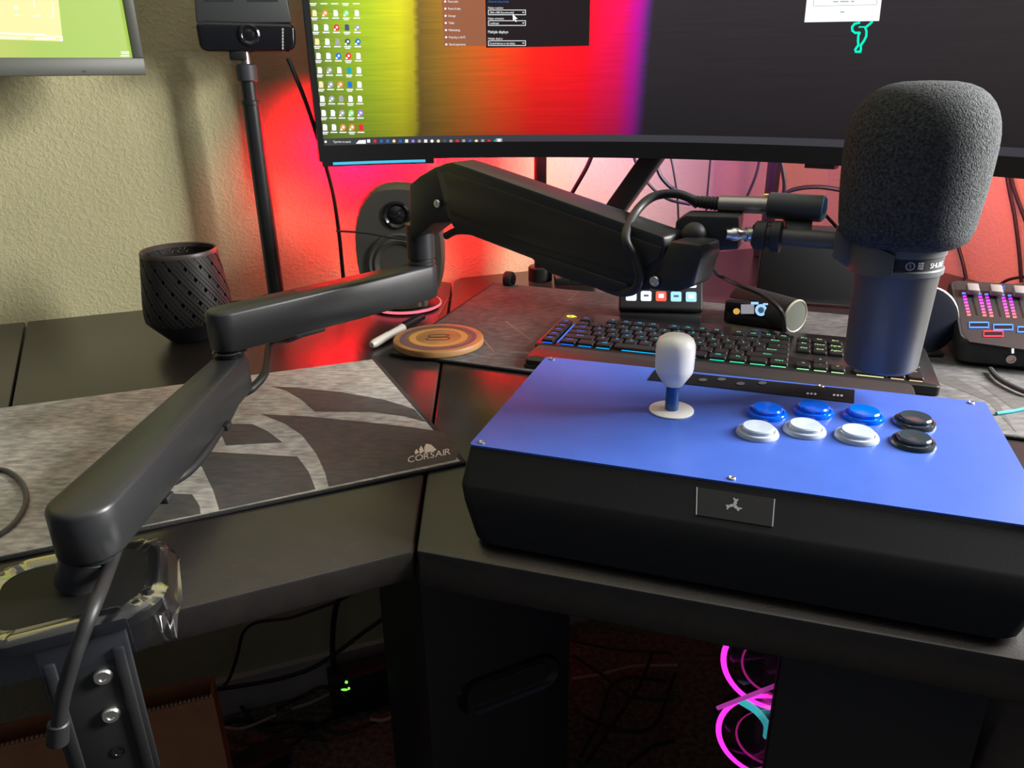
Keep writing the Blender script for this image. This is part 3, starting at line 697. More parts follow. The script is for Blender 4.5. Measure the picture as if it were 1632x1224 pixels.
# settings window
def quadz(x0, y0, x1, y1):
    a, b_ = SC.at(x0, y0), SC.at(x1, y1); return th(a), th(b_), b_.z, a.z
t0, t1, z0, _ = quadz(706, 40, 774, 73); band(t0, t1, z0, z0 + .14, .0004, BRN, 'settings_sidebar', screen)
t0, t1, z0, _ = quadz(774, 40, 939, 73); band(t0, t1, z0, z0 + .14, .0004, DK, 'settings_page', screen)
bm = B()
for i, (s, x) in enumerate((('Focus assist', 730), ('Power & sleep', 734), ('Storage', 726), ('Tablet', 724), ('Multitasking', 733), ('Projecting to this PC', 742), ('Shared experiences', 742))):
    y = 4 + i * 11.4; x0 = 714 + i * .3; text_px(bm, SC, s, x0, y, x, y, 3.6, .0009); disc_px(bm, SC, 709.5 + i * .3, y - 1.6, 1.8, 1.8, .0009, n=8)
for s, x0, x1, y, h in (('Display resolution', 778, 802, 14, 3.4), ('Display orientation', 778, 803, 31, 3.4), ('Landscape', 781, 795, 38.5, 3.4), ('Multiple displays', 778, 810, 53, 4.8), ('Multiple displays', 778, 801, 63, 3.2), ('Extend desktop to this display', 781, 821, 70.5, 3.2)): text_px(bm, SC, s, x0, y, x1, y, h, .0009)
text_px(bm, SC, '3840 x 1080 (Recommended)', 781, 21.5, 819, 21.5, 3.4, .0009)
for y0, y1 in ((15.5, 24), (32.5, 41), (64.5, 73)):
    for a_ in ((778, y0, 838, y0 + 1), (778, y1 - 1, 838, y1), (778, y0, 779, y1), (837, y0, 838, y1)): rect_px(bm, SC, *a_, .0009)
    poly_px(bm, SC, [(832, y0 + 3.5), (836, y0 + 3.5), (834, y0 + 5.5)], .0009)
poly_px(bm, SC, [(817, 22), (825, 30), (821.5, 30.3), (823.5, 34.5), (822, 35.2), (820, 31), (817.5, 33)], .0012)
mk('settings_text', bm, W_, screen, smooth=0, kind='stuff')
bm = B(); text_px(bm, SC, 'Advanced scaling settings', 778, 4, 811, 4, 3.6, .0009); mk('link_text', bm, BL, screen, smooth=0)
# desktop icons
ic = B()
cols = 'ywwbw|y8wgw|wwrnG|ywGnb|wwbrw|wGwtw|yGobw|wGGww|wwGgp|wwoor'
cmap = dict(w=0, G=1, b=2, r=3, t=4, p=5, y=6, n=7, o=8, g=9)
cmap['8'] = 8
for r_, row in enumerate(cols.split('|')):
    for c_, ch in enumerate(row):
        if r_ == 0: y = -2
        else: y = 21 + (r_ - 1) * 22.75
        x = 499 + c_ * (17.2 - r_ * .32) + r_ * 2.1
        rnd = ch in 'rbnpogG8' and (r_ + c_) % 4 != 1
        if y > 0:
            if rnd: disc_px(ic, SC, x, y, 4.6, 5.2, .0008, cmap[ch], 12); rect_px(ic, SC, x - 4.2, y + 2, x - 1.2, y + 5, .0011, 0); disc_px(ic, SC, x + .6, y - .3, 1.9, 2, .0011, 0, 8)
            else: poly_px(ic, SC, [(x - 3.4, y - 5), (x + 1.6, y - 5), (x + 3.6, y - 2.5), (x + 3.8, y + 5), (x - 3.2, y + 5)], .0008, cmap[ch]); 
        rect_px(ic, SC, x - 5.5, y + 7, x + 5.5, y + 8.8, .0008, 0)
        if (r_ * 3 + c_) % 3 == 0: rect_px(ic, SC, x - 4, y + 9.8, x + 4, y + 11.2, .0008, 0)
mk('desktop_icons', ic, pal, screen, smooth=0, kind='stuff')
bm = B(); zz = .0009
disc_px(bm, SC, 519, 226, 2, 2, zz, 0, 8); text_px(bm, SC, 'Type here to search', 531, 227.5, 559, 227.5, 3.6, zz)
poly_px(bm, SC, [(567, 229), (572, 223.5), (583, 223), (583, 229)], zz, 0)
for i in range(21): 
    x = 587.5 + i * 10.1; (disc_px(bm, SC, x, 224.8, 2.6, 2.6, zz, [0, 3, 2, 2, 6, 2, 0, 5, 1, 0, 0, 6, 7, 1, 3, 1, 2, 6, 1, 3, 4][i], 8) if i % 3 else rect_px(bm, SC, x - 2.4, 222.2, x + 2.4, 227.2, zz, [0, 3, 2, 2, 6, 2, 0, 5, 1, 0, 0, 6, 7, 1, 3, 1, 2, 6, 1, 3, 4][i]))
rect_px(bm, SC, 790.5, 220.5, 800.5, 228, zz, 1); rect_px(bm, SC, 793, 221.5, 798, 226, zz + .0004, 0)
mk('taskbar_icons', bm, pal, screen, smooth=0, kind='stuff')
# dialog and teal emblem outline
DW = emit('dialog_white', (.93, .97, .96), 1.15)
bm = B()
for i in range(6):
    f0, f1 = i / 6, (i + 1) / 6
    poly_px(bm, SC, [(1287 + f0 * 119.5, -12), (1287 + f1 * 119.5, -12), (1282 + f1 * 119, 35.5 - f1 * 2.2), (1282 + f0 * 119, 35.5 - f0 * 2.2)], .0006)
mk('dialog', bm, DW, screen, smooth=0)
bm = B()
for a_ in ((1296, -8, 1297, 9), (1397, -10, 1398, 7)): rect_px(bm, SC, *a_, .001)
poly_px(bm, SC, [(1296, 9.3), (1397, 7.0), (1397, 7.9), (1296, 10.2)], .001)
for x0, x1, y in ((1328, 1336, 2.6), (1339, 1353, 2.4), (1356, 1362, 2.3), (1338.5, 1346, 19.3)): rect_px(bm, SC, x0, y - 1, x1, y + 1, .001)
mk('dialog_text', bm, emit('dialog_grey', (.45, .47, .5), .8), screen, smooth=0, kind='stuff')
def stroke(bm, surf, pts, w_, off, mi=0):
    for (x0, y0), (x1, y1) in zip(pts[:-1], pts[1:]):
        L = math.hypot(x1 - x0, y1 - y0); nx, ny = -(y1 - y0) / L * w_ / 2, (x1 - x0) / L * w_ / 2; ex, ey = (x1 - x0) / L * w_ * .25, (y1 - y0) / L * w_ * .25
        poly_px(bm, surf, [(x0 + nx - ex, y0 + ny - ey), (x1 + nx + ex, y1 + ny + ey), (x1 - nx + ex, y1 - ny + ey), (x0 - nx - ex, y0 - ny - ey)], off, mi)
bm = B()
stroke(bm, SC, [(1370, 36), (1362, 38), (1358, 43), (1358.5, 49), (1363, 52.5), (1370, 52), (1368, 57), (1367.5, 65), (1368, 72), (1363, 79), (1364, 82.5), (1371, 82.5), (1372, 78), (1372, 72), (1377, 65), (1380.5, 58), (1381, 50), (1379, 44), (1386, 38.5), (1390, 34.5)], 3.6, .0008)
stroke(bm, SC, [(1379, 43), (1369, 43)], 2.2, .0009)
mk('snake_emblem', bm, emit('teal_glow', (.0, .85, .55), 1.1), screen, smooth=0, label='teal outline emblem')
# stand: neck behind the screen and splayed legs
tm = (T0 + T1_) / 2
nb = arc(tm, 0, MR + .06)
bm = B(); box(bm, (nb.x, nb.y, MZ + .13), (.09, .05, .16), Matrix.Translation((nb.x, nb.y, 0)) @ Matrix.Rotation(-tm, 4, 'Z') @ Matrix.Translation((-nb.x, -nb.y, 0)), .006); mk('stand_neck', bm, M_black, mon)
def beam(a, b_, wx, wy, bev=.003):
    a, b_ = Vector(a), Vector(b_); bm = B(); L = (b_ - a).length; box(bm, (0, 0, L / 2), (wx, wy, L), axisM(a, b_), bev); return bm
lg = P(908, 456)
mk('stand_leg', beam((nb.x - .02, nb.y - .0, MZ + .06), (lg.x, lg.y + .03, D + .012), .045, .03), M_black, mon)
bm = B(); box(bm, (lg.x + .01, lg.y + .03, D + .0065), (.07, .05, .012), bev=.003); mk('stand_foot', bm, M_black, mon)
# colour-synced light strips on the back of the monitor
def bias(t, z, wdt, hgt_, power, col, dz=0, r=MR + .032, side=0):
    d = Vector((math.sin(t + side), math.cos(t + side), dz)); area('bias_light', arc(t, z, r), d, wdt, hgt_, power, col, 140)
BIAS = [(T0 + .06, MZ + .02, .08, .05, 2.6, (1, .0, .014), -.3, -.12), (T0 + .20, MZ + .02, .2, .04, 2.6, (1, .0, .014), -.45, -.05), (T0 + .42, MZ + .05, .14, .05, .6, (1, .10, .15), -.3, 0),
        (R_(22), MZ + .06, .2, .06, 1.35, (.36, .12, 1), -.2, 0), (R_(34), MZ + .06, .16, .06, .35, (.8, .1, .4), -.2, 0), (R_(50), MZ + .06, .2, .06, 1.9, (1, .13, .18), -.2, 0)]
for t, z, a_, b_, pw, col, dz, sd_ in BIAS: bias(t, z, a_, b_, pw, col, dz, side=sd_)

# ================================================================== LEFT MONITOR
lmd = R_(38); lu = Vector((math.cos(lmd), math.sin(lmd), 0)); ln = Vector((lu.y, -lu.x, 0))
LP = VP(PD(232, 119, 1.02), lu)
lmon = thing('side_monitor', 'grey-framed flat monitor with a yellow-green desktop picture', 'monitor', LP.at(0, 119, 0))
q = LP.at(232, 119.5); lz = q.z
M_gframe = mat('grey_monitor_frame', (.055, .058, .045), .45)
W1, H1 = .54, .33
def lq(x, z): return q - lu * x + Vector((0, 0, z))
mk('back_case', prism([lq(0, 0), lq(W1, 0), lq(W1, H1), lq(0, H1)], ln * -.035, .003), M_gframe, lmon)
s0 = LP.at(211, 92.5); bw = (q - s0).dot(lu); bh = s0.z - q.z
for nm, (xa, xb, za, zb_) in {'frame_bottom': (0, W1, 0, bh), 'frame_right': (0, bw, bh, H1), 'frame_left': (W1 - bw, W1, bh, H1), 'frame_top': (bw, W1 - bw, H1 - bh, H1)}.items():
    mk(nm, prism([lq(xa, za), lq(xb, za), lq(xb, zb_), lq(xa, zb_)], ln * .007, .0012), M_gframe, lmon)
def ramp_emit(name, c0, c1, st):
    m = emit(name, c0, st); nt = m.node_tree; bsd = nt.nodes['Principled BSDF']; bsd.inputs['Base Color'].default_value = (.02, .02, .02, 1)
    tc = nt.nodes.new('ShaderNodeTexCoord'); sp = nt.nodes.new('ShaderNodeSeparateXYZ'); nt.links.new(tc.outputs['Generated'], sp.inputs[0])
    r = nt.nodes.new('ShaderNodeValToRGB'); r.color_ramp.elements[0].color = (*c0, 1); r.color_ramp.elements[1].color = (*c1, 1); r.color_ramp.elements[0].position = .55; r.color_ramp.elements[1].position = .8
    nt.links.new(sp.outputs[0], r.inputs[0]); nt.links.new(r.outputs[0], bsd.inputs['Emission Color']); return m
bm = B(); addpoly(bm, [lq(bw, bh) + ln * .001, lq(W1 - bw, bh) + ln * .001, lq(W1 - bw, H1 - bh) + ln * .001, lq(bw, H1 - bh) + ln * .001])
lscr = mk('screen', bm, ramp_emit('side_wallpaper', (.78, .66, .16), (.45, .66, .10), .95), lmon, smooth=0)
LS = Plane(q + ln * .0012, ln)
bm = B(); poly_px(bm, LS, [(-30, -20), (91, -20), (100, 66), (-30, 62)], .0004); mk('app_window', bm, emit('window_haze', (.68, .65, .30), 1), lscr, smooth=0)
bm = B(); poly_px(bm, LS, [(-30, 50.5), (72, 54.5), (72, 57), (-30, 53)], .0008); poly_px(bm, LS, [(72, 57), (100, 58), (100, 59), (72, 58)], .0008)
for x0, x1 in ((-5, 8), (10, 40), (54, 88)): rect_px(bm, LS, x0, 59 + x0 * .03, x1, 61 + x0 * .03, .0008)
poly_px(bm, LS, [(94, 65), (100, 60), (100, 66)], .0008); rect_px(bm, LS, 192, 82, 206, 83.2, .0008); rect_px(bm, LS, 193, 84.5, 206, 86, .0008); rect_px(bm, LS, 192, 88, 206, 90, .0008)
stroke(bm, LS, [(52, -5), (54, 5), (55, 12)], 1.2, .0008); stroke(bm, LS, [(82, 5), (84, 25)], 1.2, .0008)
mk('screen_text', bm, W_, lscr, smooth=0, kind='stuff')
bm = B(); disc_px(bm, LS, 25, 12, 3.4, 3.6, .0008); 
for x0, x1, y in ((23, 31, 24), (53, 64, 25.5), (81, 85, 27)): rect_px(bm, LS, x0, y - 1.4, x1, y + 1.4, .0008)
mk('screen_icons', bm, emit('pale_mint', (.62, .85, .62), 1), lscr, smooth=0, kind='stuff')
bm = B(); rect_px(bm, Plane(q + ln * .0071, ln), 131, 112.5, 137, 115, .0002); mk('power_mark', bm, M_blackm, lmon, smooth=0)
wc = lq(W1 / 2, H1 / 2) - ln * .035; ww = isect(wc, -ln, W0, UL)
mk('mount_arm', beam(wc, (ww.x, ww.y, wc.z), .05, .05), M_black, lmon)

# ================================================================== WEBCAM ON A STAND
pp = P(442, 482)
cams = thing('webcam_stand', 'slim black pole stand holding a webcam and a dark light panel', 'camera stand', pp)
zc_ = zp(pp.xy, 92); zt_ = zp(pp.xy, 128); zk = zp(pp.xy, 168)
mk('base', lathe([(.036, D + .0006), (.036, D + .006), (.03, D + .009), (.012, D + .011)], 36, Matrix.Translation((pp.x, pp.y, 0))), M_black, cams)
mk('pole', lathe([(.0125, D + .009), (.0125, zk), (.0135, zk + .001), (.0135, zk + .006), (.011, zk + .007), (.011, zt_)], 28, Matrix.Translation((pp.x, pp.y, 0))), M_arm, cams)
mk('pole_collar', lathe([(.0125, zt_ - .002), (.0145, zt_), (.0145, zt_ + .02), (.011, zt_ + .022)], 28, Matrix.Translation((pp.x, pp.y, 0))), M_dark, cams)
mk('thread_stub', lathe([(.0085, zt_ + .02), (.0085, zc_ + .012)], 20, Matrix.Translation((pp.x, pp.y, 0))), M_dsteel, cams)
vd = Vector((pp.y, -pp.x, 0)).normalized() ; WP = VP(Vector((pp.x, pp.y, 0)) , vd); wn = WP.n
bm = prism([WP.at(x, y, .015) for x, y in ((312, 38), (324, 34), (460, 38), (470, 44), (471, 74), (463, 83), (330, 83), (319, 77))], wn * -.03, .005, 3); wb = mk('webcam_body', bm, M_blackg, cams, smooth=50)
lc = WP.at(397, 56, .0145)
mk('lens_ring', lathe([(.0145, 0), (.0145, .003), (.012, .0042), (.0105, .003), (.0075, .0016), (.006, .0026), (.0035, .003), (0, .0034)], 32, axisM(lc, lc + wn)), M_blackg, wb, smooth=60)
bm = B(); WQ = Plane(WP.p + wn * .0152, wn)
for y in range(45, 76, 5): rect_px(bm, WQ, 449.5, y, 452, y + 4, .0002)
mk('brand_lettering', bm, mat('pale_mark', (.5, .5, .5), .5), wb, smooth=0, kind='stuff')
bm = prism([WP.at(x, y, .008) for x, y in ((306, -60), (446, -60), (465, 37), (313, 37))], wn * -.03, .003); lp_ = mk('light_panel', bm, mat('panel_grey', (.05, .055, .055), .5), cams)
for x0, x1 in ((325, 372), (393, 443)): bm = B(); rect_px(bm, Plane(WP.p + wn * .008, wn), x0, -1, x1, 3, .0003); mk('vent_slot', bm, M_blackm, lp_, smooth=0)
bm = B(); q_ = WP.at(381, 89, .004); box(bm, q_, (.022, .02, .012), bev=.002); mk('mount_clip', bm, M_blackm, cams)

# ================================================================== BASKET LANTERN
bp_ = P(309, 537)
bask = thing('woven_candle_holder', 'tapered black woven candle holder on the desk by the wall', 'candle holder', bp_)
bprof = [(.030, .001), (.034, .004), (.054, .026), (.0565, .032), (.056, .05), (.0475, .118), (.047, .124)]
def brad(z):
    for (r0, z0), (r1, z1) in zip(bprof[:-1], bprof[1:]):
        if z0 <= z <= z1: return r0 + (r1 - r0) * (z - z0) / (z1 - z0)
    return bprof[-1][0]
mk('bowl_base', lathe([(0, .0008)] + bprof[:4] + [(.055, .034), (.03, .02), (0, .018)], 40), M_blackm, bask, world=False)
mk('top_rim', lathe([(.046, .1185), (.0492, .119), (.0492, .123), (.0478, .125), (.0455, .124), (.046, .1185)], 48, cap=False), mat('brown_black_rim', (.06, .045, .04), .4), bask, world=False)
mk('inner_glass', lathe([(.046, .03), (.0405, .112), (.0395, .112), (.0445, .03)], 32, cap=False), mat('smoked_glass', (.03, .025, .025), .2), bask, world=False)
M_weave = mat('black_weave', (.022, .02, .02), .5)
def strip_mesh(sgn, off):
    bm = B(); prev = None
    for i in range(13):
        t = i / 12; z = .03 + t * .09; a = sgn * t * 1.15; rr = brad(z) + off; wv = .0022 / rr
        cur = [bm.verts.new((r * math.cos(a + da), r * math.sin(a + da), z)) for r, da in ((rr, -wv), (rr + .0012, -wv), (rr + .0012, wv), (rr, wv))]
        if prev:
            for j in range(4): bm.faces.new((prev[j], prev[(j + 1) % 4], cur[(j + 1) % 4], cur[j]))
        else: bm.faces.new(cur)
        prev = cur
    bm.faces.new(prev[::-1]); return bm
for sgn, off in ((1, -.0004), (-1, .0006)):
    s0_ = None; k = 0
    for g in range(16):
        for h in range(3):
            a = 2 * PI * (g + h * .26) / 16
            if s0_ is None: o = s0_ = mk('weave_strip', strip_mesh(sgn, off), M_weave, bask, world=False)
            else: o = dup(s0_)
            o.rotation_euler = (0, 0, a)

# ================================================================== DESK SPEAKER
spb = P(648, 488)
spk = thing('desk_speaker', 'rounded black desktop speaker on a disc base with a glowing red rim', 'speaker', spb)
mk('disc_base', lathe([(.05, .0008), (.054, .003), (.054, .0055), (.052, .008), (.01, .012)], 56), M_black, spk, world=False)
mk('glow_ring', lathe([(.0543, .0028), (.0552, .0035), (.0552, .0062), (.0543, .0068)], 56, cap=False), emit('red_ring', (1, .10, .14), 2.2), spk, world=False, label='glowing pink-red light ring')
fc = math.atan2(-spb.y, -spb.x) + PI / 2 + R_(-6)
sM = Matrix.Rotation(fc, 4, 'Z')
zs0 = zp(spb.xy, 388) - D
rings = []
for i in range(15):
    t = i / 14; y = -.055 + .12 * t; k = math.sin(PI * min(1, .34 + .66 * (t if t < .0 else t)) ) if False else (1 - (max(0, t - .25) / .75) ** 2.2) ** .5 if t > .25 else .93 + .07 * (t / .25) ** .5
    k = max(k, .05)
    rings.append([(.066 * k * math.copysign(abs(math.cos(a)) ** .75, math.cos(a)), y, zs0 + .095 * k * math.copysign(abs(math.sin(a)) ** .85, math.sin(a))) for a in [2 * PI * j / 40 for j in range(40)]])
mk('cabinet', onto(loft(rings), sM), mat('charcoal_plastic', (.07, .066, .056), .45), spk, world=False, smooth=60)
fM = sM @ Matrix.Translation((0, -.055, zs0)) @ Matrix.Rotation(PI / 2, 4, 'X')
mk('woofer', lathe([(.047, 0), (.047, .0035), (.044, .005), (.040, .003), (.036, .0055), (.031, .003), (.028, -.004), (.016, -.012)], 48, fM @ Matrix.Translation((0, -.02, 0)), cap=False), mat('woofer_black', (.06, .058, .05), .5), spk, world=False)
mk('dust_cap', lathe([(.017, -.012), (.013, -.006), (.007, -.003), (0, -.002)], 32, fM @ Matrix.Translation((0, -.02, 0))), mat('cone_grey', (.2, .19, .15), .5), spk, world=False)
mk('tweeter', lathe([(.020, 0), (.020, .0025), (.017, .0035), (.013, .0), (.008, .003), (0, .005)], 36, fM @ Matrix.Translation((0, .052, 0))), M_blackg, spk, world=False)
mk('neck', lathe([(.014, .01), (.010, .02), (.010, zs0 - .07), (.016, zs0 - .05)], 24), M_black, spk, world=False)

# ================================================================== MARKER, COASTER
ma, mb_ = P(592, 551, .006), P(664, 511, .006); ma.z = mb_.z = D + .0068; md = (mb_ - ma).normalized(); L = .137
mrk = thing('marker_pen', 'white barrelled marker pen with a black cap beside the coaster', 'marker', Vector((ma.x, ma.y, D)))
MM = axisM(ma, ma + md)
mk('barrel', lathe([(.0035, 0), (.0048, .002), (.006, .008), (.0062, .082)], 24, MM), mat('marker_grey', (.55, .53, .48), .4), mrk)
mk('cap', lathe([(.0064, .08), (.0064, .118), (.005, .128), (.0048, .137)], 24, MM), M_blackg, mrk)
bm = B(); box(bm, (0, .0068, .105), (.004, .0016, .045), MM, .0006); mk('cap_clip', bm, M_blackg, mrk)
bm = B(); 
for k in range(5): box(bm, (0.0055 * math.sin(.3), .0058, .045 + k * .006), (.004, .0008, .003), MM)
mk('barrel_print', bm, M_blackm, mrk, kind='stuff')
cc = P(699, 543, .0085); cc.z = D + .0043
cst = thing('wooden_coaster', 'round brown wooden coaster with ring pattern on the dark mat', 'coaster', cc)
wm = mat('coaster_wood', (.34, .17, .06), .5, noise_amt=.3, scale=25)
mk('wood_disc', lathe([(.058, .0002), (.060, .0015), (.060, .0075), (.059, .009), (0, .009)], 56), wm, cst, world=False)
def ringm(r0, r1, z): return lathe([(r0, z), (r1, z)], 56, cap=False)
mk('purple_ring', ringm(.044, .051, .0093), mat('stain_purple', (.13, .07, .10), .6), cst, world=False)
mk('inner_ring', ringm(.030, .039, .0093), mat('stain_gold', (.5, .27, .07), .6), cst, world=False)
mk('thin_ring', ringm(.0405, .0425, .0093), mat('stain_dark', (.16, .09, .05), .6), cst, world=False)
bm = B()
for y, w_ in ((.006, .012), (-.006, .014)):
    ri = rrect(-w_, w_, y - .0045, y + .0045, .0043, 5); ro = rrect(-w_ - .0022, w_ + .0022, y - .0067, y + .0067, .0065, 5)
    a_ = [bm.verts.new((*p, .0094)) for p in ri]; b2_ = [bm.verts.new((*p, .0094)) for p in ro]
    for i in range(len(a_)): bm.faces.new((a_[i], a_[(i + 1) % len(a_)], b2_[(i + 1) % len(a_)], b2_[i]))
mk('centre_emblem', bm, mat('stain_brown', (.11, .06, .04), .6), cst, world=False, smooth=0)

# ================================================================== KEYBOARD
kf = P(851, 560, .006); kr = P(1512, 632, .006)
KD = math.atan2(kr.y - kf.y, kr.x - kf.x); kf.z = D + .0045
kb = thing('mechanical_keyboard', 'full-size black backlit keyboard with glowing legends behind the arcade stick', 'keyboard', kf, KD)
KW = .466; KH = .150
bm = loft([[(x, y, z) for x, y in rrect(0, KW, 0, KH, .005, 4)] for z in (.0008, .0105)] + [[(x, y, .0122) for x, y in rrect(.002, KW - .002, .002, KH - .002, .004, 4)]])
M_alu = mat('brushed_black_aluminium', (.03, .03, .032), .35, metal=.6)
mk('deck', bm, M_alu, kb, world=False)
def leg_col(x):
    t = x / KW; st = [(0, (.02, .08, 1)), (.12, (.0, .30, 1)), (.30, (.0, .62, .75)), (.5, (.0, .75, .38)), (.72, (.35, .85, .35)), (.83, (.75, .72, .35)), (.93, (1, .35, .2)), (1, (1, .1, .06))]
    for (a, ca), (b_, cb) in zip(st[:-1], st[1:]):
        if t <= b_: k = (t - a) / (b_ - a); return [ca[i] * (1 - k) + cb[i] * k for i in range(3)]
    return st[-1][1]
NLc = 14; LEG = [emit('legend_glow', leg_col(KW * (i + .5) / NLc), 1.3) for i in range(NLc)]
def lmat(x): return LEG[max(0, min(NLc - 1, int(x / KW * NLc)))]
U = .0186; keymesh = {}
M_key = mat('black_keycap', (.009, .009, .01), .5, spec=.35)
def key(x, y, w_, s, d=1.0, glow=False):
    kk = (round(w_, 3), d)
    W2, D2 = w_ * U - .0022, d * U - .0022
    if kk not in keymesh:
        bm = loft([[(a, b_, z) for a, b_ in rrect(-W2 / 2 + i_, W2 / 2 - i_, -D2 / 2 + i_, D2 / 2 - i_, .0015, 3)] for z, i_ in ((0, 0), (.0022, .0004), (.0035, .0012))])
        bmesh.ops.recalc_face_normals(bm, faces=bm.faces)
        me = bpy.data.meshes.new('key'); bm.to_mesh(me); bm.free(); me.materials.append(M_key); keymesh[kk] = me
    o = bpy.data.objects.new('key', keymesh[kk]); C.objects.link(o); o.parent = kb; o.location = (x + w_ * U / 2, y + d * U / 2, .0128)
    if s:
        V, F, wd = text2d(s, .05); sz = min(.0058, (W2 * .7) / max(wd, .01)); bm = B()
        vs_ = [bm.verts.new(((a - wd / 2) * sz, b_ * sz + .0008, .0037)) for a, b_ in V]
        for q_ in F:
            try: bm.faces.new([vs_[i] for i in q_])
            except ValueError: pass
        l_ = mk('legend', bm, lmat(x), None, world=False, smooth=0); l_.parent = o
    if glow:
        bm = B(); box(bm, (0, -D2 / 2 - .0006, -.0002), (W2 * .8, .0012, .0006)); l_ = mk('underglow', bm, lmat(x), None, world=False, smooth=0); l_.parent = o
x0 = .030; y0 = .0075
rows = [(0, [('Ctrl', 1.25), ('', 1.25), ('Alt', 1.25), ('', 6.25), ('Alt', 1.25), ('Fn', 1.25), ('', 1.25), ('Ctrl', 1.25)]),
        (1, [('Shift', 2.25)] + [(c, 1) for c in 'ZXCVBNM,./'] + [('Shift', 2.75)]),
        (2, [('Caps', 1.75)] + [(c, 1) for c in 'ASDFGHJKL;/'] + [('Enter', 2.25)]),
        (3, [('Tab', 1.5)] + [(c, 1) for c in 'QWERTYUIOP[]'] + [('/', 1.5)]),
        (4, [(c, 1) for c in '/1234567890-='] + [('Back', 2)])]
for r_, ks in rows:
    x = x0
    for s, w_ in ks: key(x, y0 + r_ * U, w_, s, glow=(r_ == 0)); x += w_ * U
yF = y0 + 5 * U + .004
x = x0; key(x, yF, 1, 'Esc', .85)
for i in range(12): key(x0 + (2 + i + .5 * (i // 4)) * U, yF, 1, 'F%d' % (i + 1), .85)
xn = x0 + 15 * U + .006
for i, (a_, b_) in enumerate((('Ins', 'Del'), ('Home', 'End'), ('PgUp', 'PgDn'))): key(xn + i * U, y0 + 4 * U, 1, a_); key(xn + i * U, y0 + 3 * U, 1, b_)
for i, a_ in enumerate(('Prt', 'Scr', 'Brk')): key(xn + i * U, yF, 1, a_, .85)
for i in range(3): key(xn + i * U, y0, 1, '<-='[i] if i != 1 else '-', glow=True)
key(xn + U, y0 + U, 1, '+')
xp = xn + 3 * U + .006
for r_, ks in enumerate((('1', '2', '3'), ('4', '5', '6'), ('7', '8', '9'))):
    for i, s in enumerate(ks): key(xp + i * U, y0 + (r_ + 1) * U, 1, s)
for i, s in enumerate(('Num', '/', '*', '-')): key(xp + i * U, y0 + 4 * U, 1, s)
key(xp, y0, 2, '0', glow=True); key(xp + 2 * U, y0, 1, '.', glow=True); key(xp + 3 * U, y0 + 2 * U, 1, '+', 2); key(xp + 3 * U, y0, 1, 'En', 2, glow=True)
for i in range(5): key(.006, y0 + i * U, 1, 'G%d' % (5 - i), glow=(i == 0))
bm = B(); box(bm, (.0275, y0 + 2.4 * U, .0124), (.0016, 4.2 * U, .0006)); mk('blue_light_strip', bm, LEG[0], kb, world=False)
bm = B(); 
for i in range(20):
    a, b_ = R_(30 + 300 * i / 20), R_(30 + 300 * (i + 1) / 20); addpoly(bm, [(.013 + r * math.cos(t), .128 + r * math.sin(t) * .8, .0126) for r, t in ((.0035, a), (.0068, a), (.0068, b_), (.0035, b_))])
addpoly(bm, [(.013, .1265, .0126), (.021, .1265, .0126), (.021, .1295, .0126), (.013, .1295, .0126)])
mk('logo_light', bm, emit('yellow_logo', (.9, .85, .08), 1.3), kb, world=False, smooth=0, label='yellow glowing logo')
mk('volume_roller', cyl((KW - .05, .137, .0135), (KW - .015, .137, .0135), .004, n=18, bev=.0006), M_dsteel, kb, world=False)
for i in range(4): bm = lathe([(.0042, .0123), (.0042, .0138), (.0036, .0142)], 16, Matrix.Translation((KW - .062 - i * .014 - .1, .137, 0))); mk('media_button', bm, M_dark, kb, world=False)
# palm rest
kvec = Vector((math.cos(KD), math.sin(KD), 0)); kn = Vector((kvec.y, -kvec.x, 0))
pr0 = kf + kn * .003 + kvec * .006
prt = thing('palm_rest', 'low black palm rest lying between keyboard and arcade stick', 'palm rest', pr0, KD)
bm = loft([[(x, y, z) for x, y in rrect(0, .432, -.052, -.001, .006, 4)] for z in (.0006, .010)] + [[(x, y, .0135) for x, y in rrect(.002, .43, -.046, -.003, .006, 4)]])
mk('pad', bm, mat('palm_rest_black', (.02, .019, .019), .45), prt, world=False)
mk('trim', loft([[(x, y, z) for x, y in rrect(-.002, .434, -.054, -.0008, .007, 4)] for z in (.0003, .004)]), M_blackm, prt, world=False)

